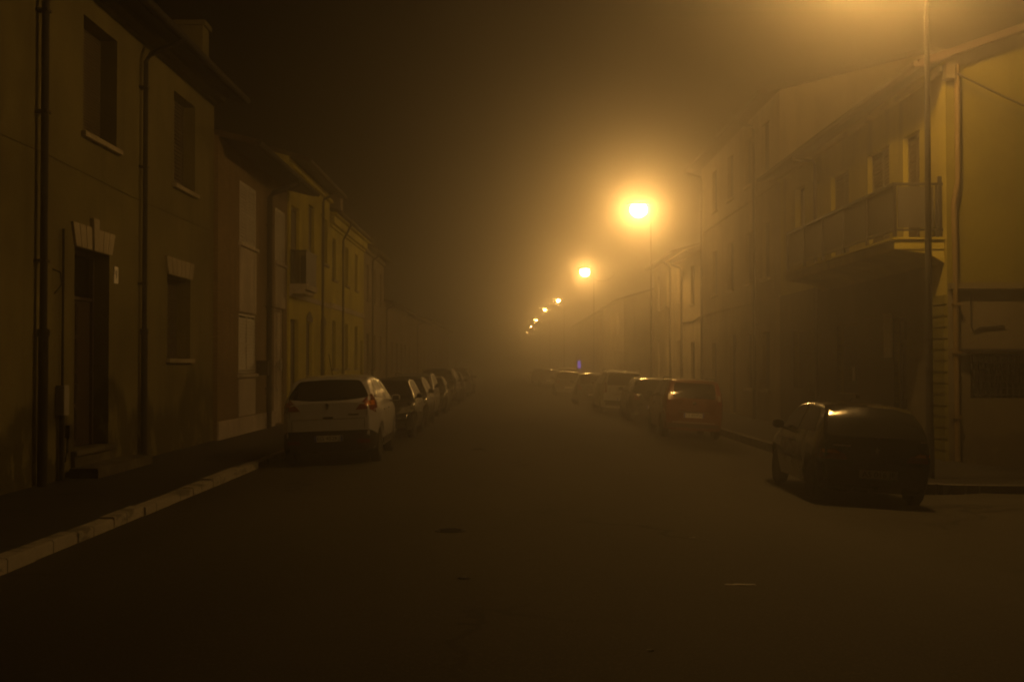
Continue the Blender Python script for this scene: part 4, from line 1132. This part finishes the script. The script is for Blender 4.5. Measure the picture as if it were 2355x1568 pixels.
for sp, src, lab, grp, pnt, X, Yc, yw in more:
    place(copy_car(src, lab, grp, pnt), X, Yc, R(yw + random.uniform(-1, 1)))

# ------------------------------------------------------------------ small things on the road
def cover(label, X, Y, r):
    z = road_z(X)
    m = MB().lathe([(r, -.03), (r, .006), (r * .88, .008), (r * .86, .004), (r * .1, .006)], lambda a, b, t: (X + a, Y + b, z + t), 24)
    for i in range(-2, 3): m.box(X - r * .7 * math.cos(i * .5), X + r * .7 * math.cos(i * .5), Y + i * r * .3 - .008, Y + i * r * .3 + .008, z + .002, z + .009)
    tag(m.build("manhole_cover", "iron", loc=(X, Y, z)), label, "manhole cover", "iron covers in the road")
cover("largest iron cover in the middle of the road", -.62, 12.8, .17)
cover("small round iron cover nearest the camera", -.37, 9.95, .055)
cover("small iron cover in the road farther away, beside the silver crossover", -.63, 25.0, .16)
def scrap(label, X, Y, L_, wd, rot, seed):
    rn = random.Random(seed); m = MB(); n = 9; z = road_z(X)
    top, bot = [], []
    for i in range(n):
        t = i / (n - 1) - .5; o = rn.uniform(-.25, .25) * wd
        hh = .003 + rn.uniform(0, .004)
        for s, lst in ((-1, bot), (1, top)):
            x, y_ = t * L_, s * wd * .5 * (1 - abs(t) * .8) + o
            lst.append((X + x * math.cos(rot) - y_ * math.sin(rot), Y + x * math.sin(rot) + y_ * math.cos(rot), z + hh + rn.uniform(0, .003)))
    vs = bot + top + [(a, b, z + .001) for a, b, c in bot] + [(a, b, z + .001) for a, b, c in top]
    fs = [(i, i + 1, n + i + 1, n + i) for i in range(n - 1)] + [(i, i + 1, 2 * n + i + 1, 2 * n + i) for i in range(n - 1)] + [(n + i, n + i + 1, 3 * n + i + 1, 3 * n + i) for i in range(n - 1)]
    fs += [(0, n, 3 * n, 2 * n), (n - 1, 2 * n - 1, 4 * n - 1, 3 * n - 1)]
    m.add(vs, fs); tag(m.build("paper_scrap", "litter", loc=(X, Y, z)), label, "paper scrap")
scrap("pale crumpled strip of litter lying on the right of the road", 1.88, 9.75, .25, .07, .05, 1)
scrap("tiny pale scrap on the road nearest the camera", .88, 7.45, .04, .03, .4, 2)
scrap("small pale scrap on the road left of the dark hatchback", 1.9, 12.4, .06, .03, .2, 5)

# ------------------------------------------------------------------ fog
hz = MB().box(-75, 75, -38, 715, -1.8, 12.4).build("haze", "soil", loc=(0, 0, 0))
hm = bpy.data.materials.new("night_fog"); hm.use_nodes = True
ht = hm.node_tree; ht.nodes.clear()
out = ht.nodes.new("ShaderNodeOutputMaterial"); pv_ = ht.nodes.new("ShaderNodeVolumePrincipled")
pv_.inputs["Color"].default_value = (.93, .93, .93, 1); pv_.inputs["Density"].default_value = FOG; pv_.inputs["Anisotropy"].default_value = FOG_G
ht.links.new(pv_.outputs[0], out.inputs["Volume"])
hz.data.materials.clear(); hz.data.materials.append(hm)
tag(hz, kind="stuff")
for o in bpy.data.objects:
    for k in ("_world", "_tf"):
        if k in o: del o[k]
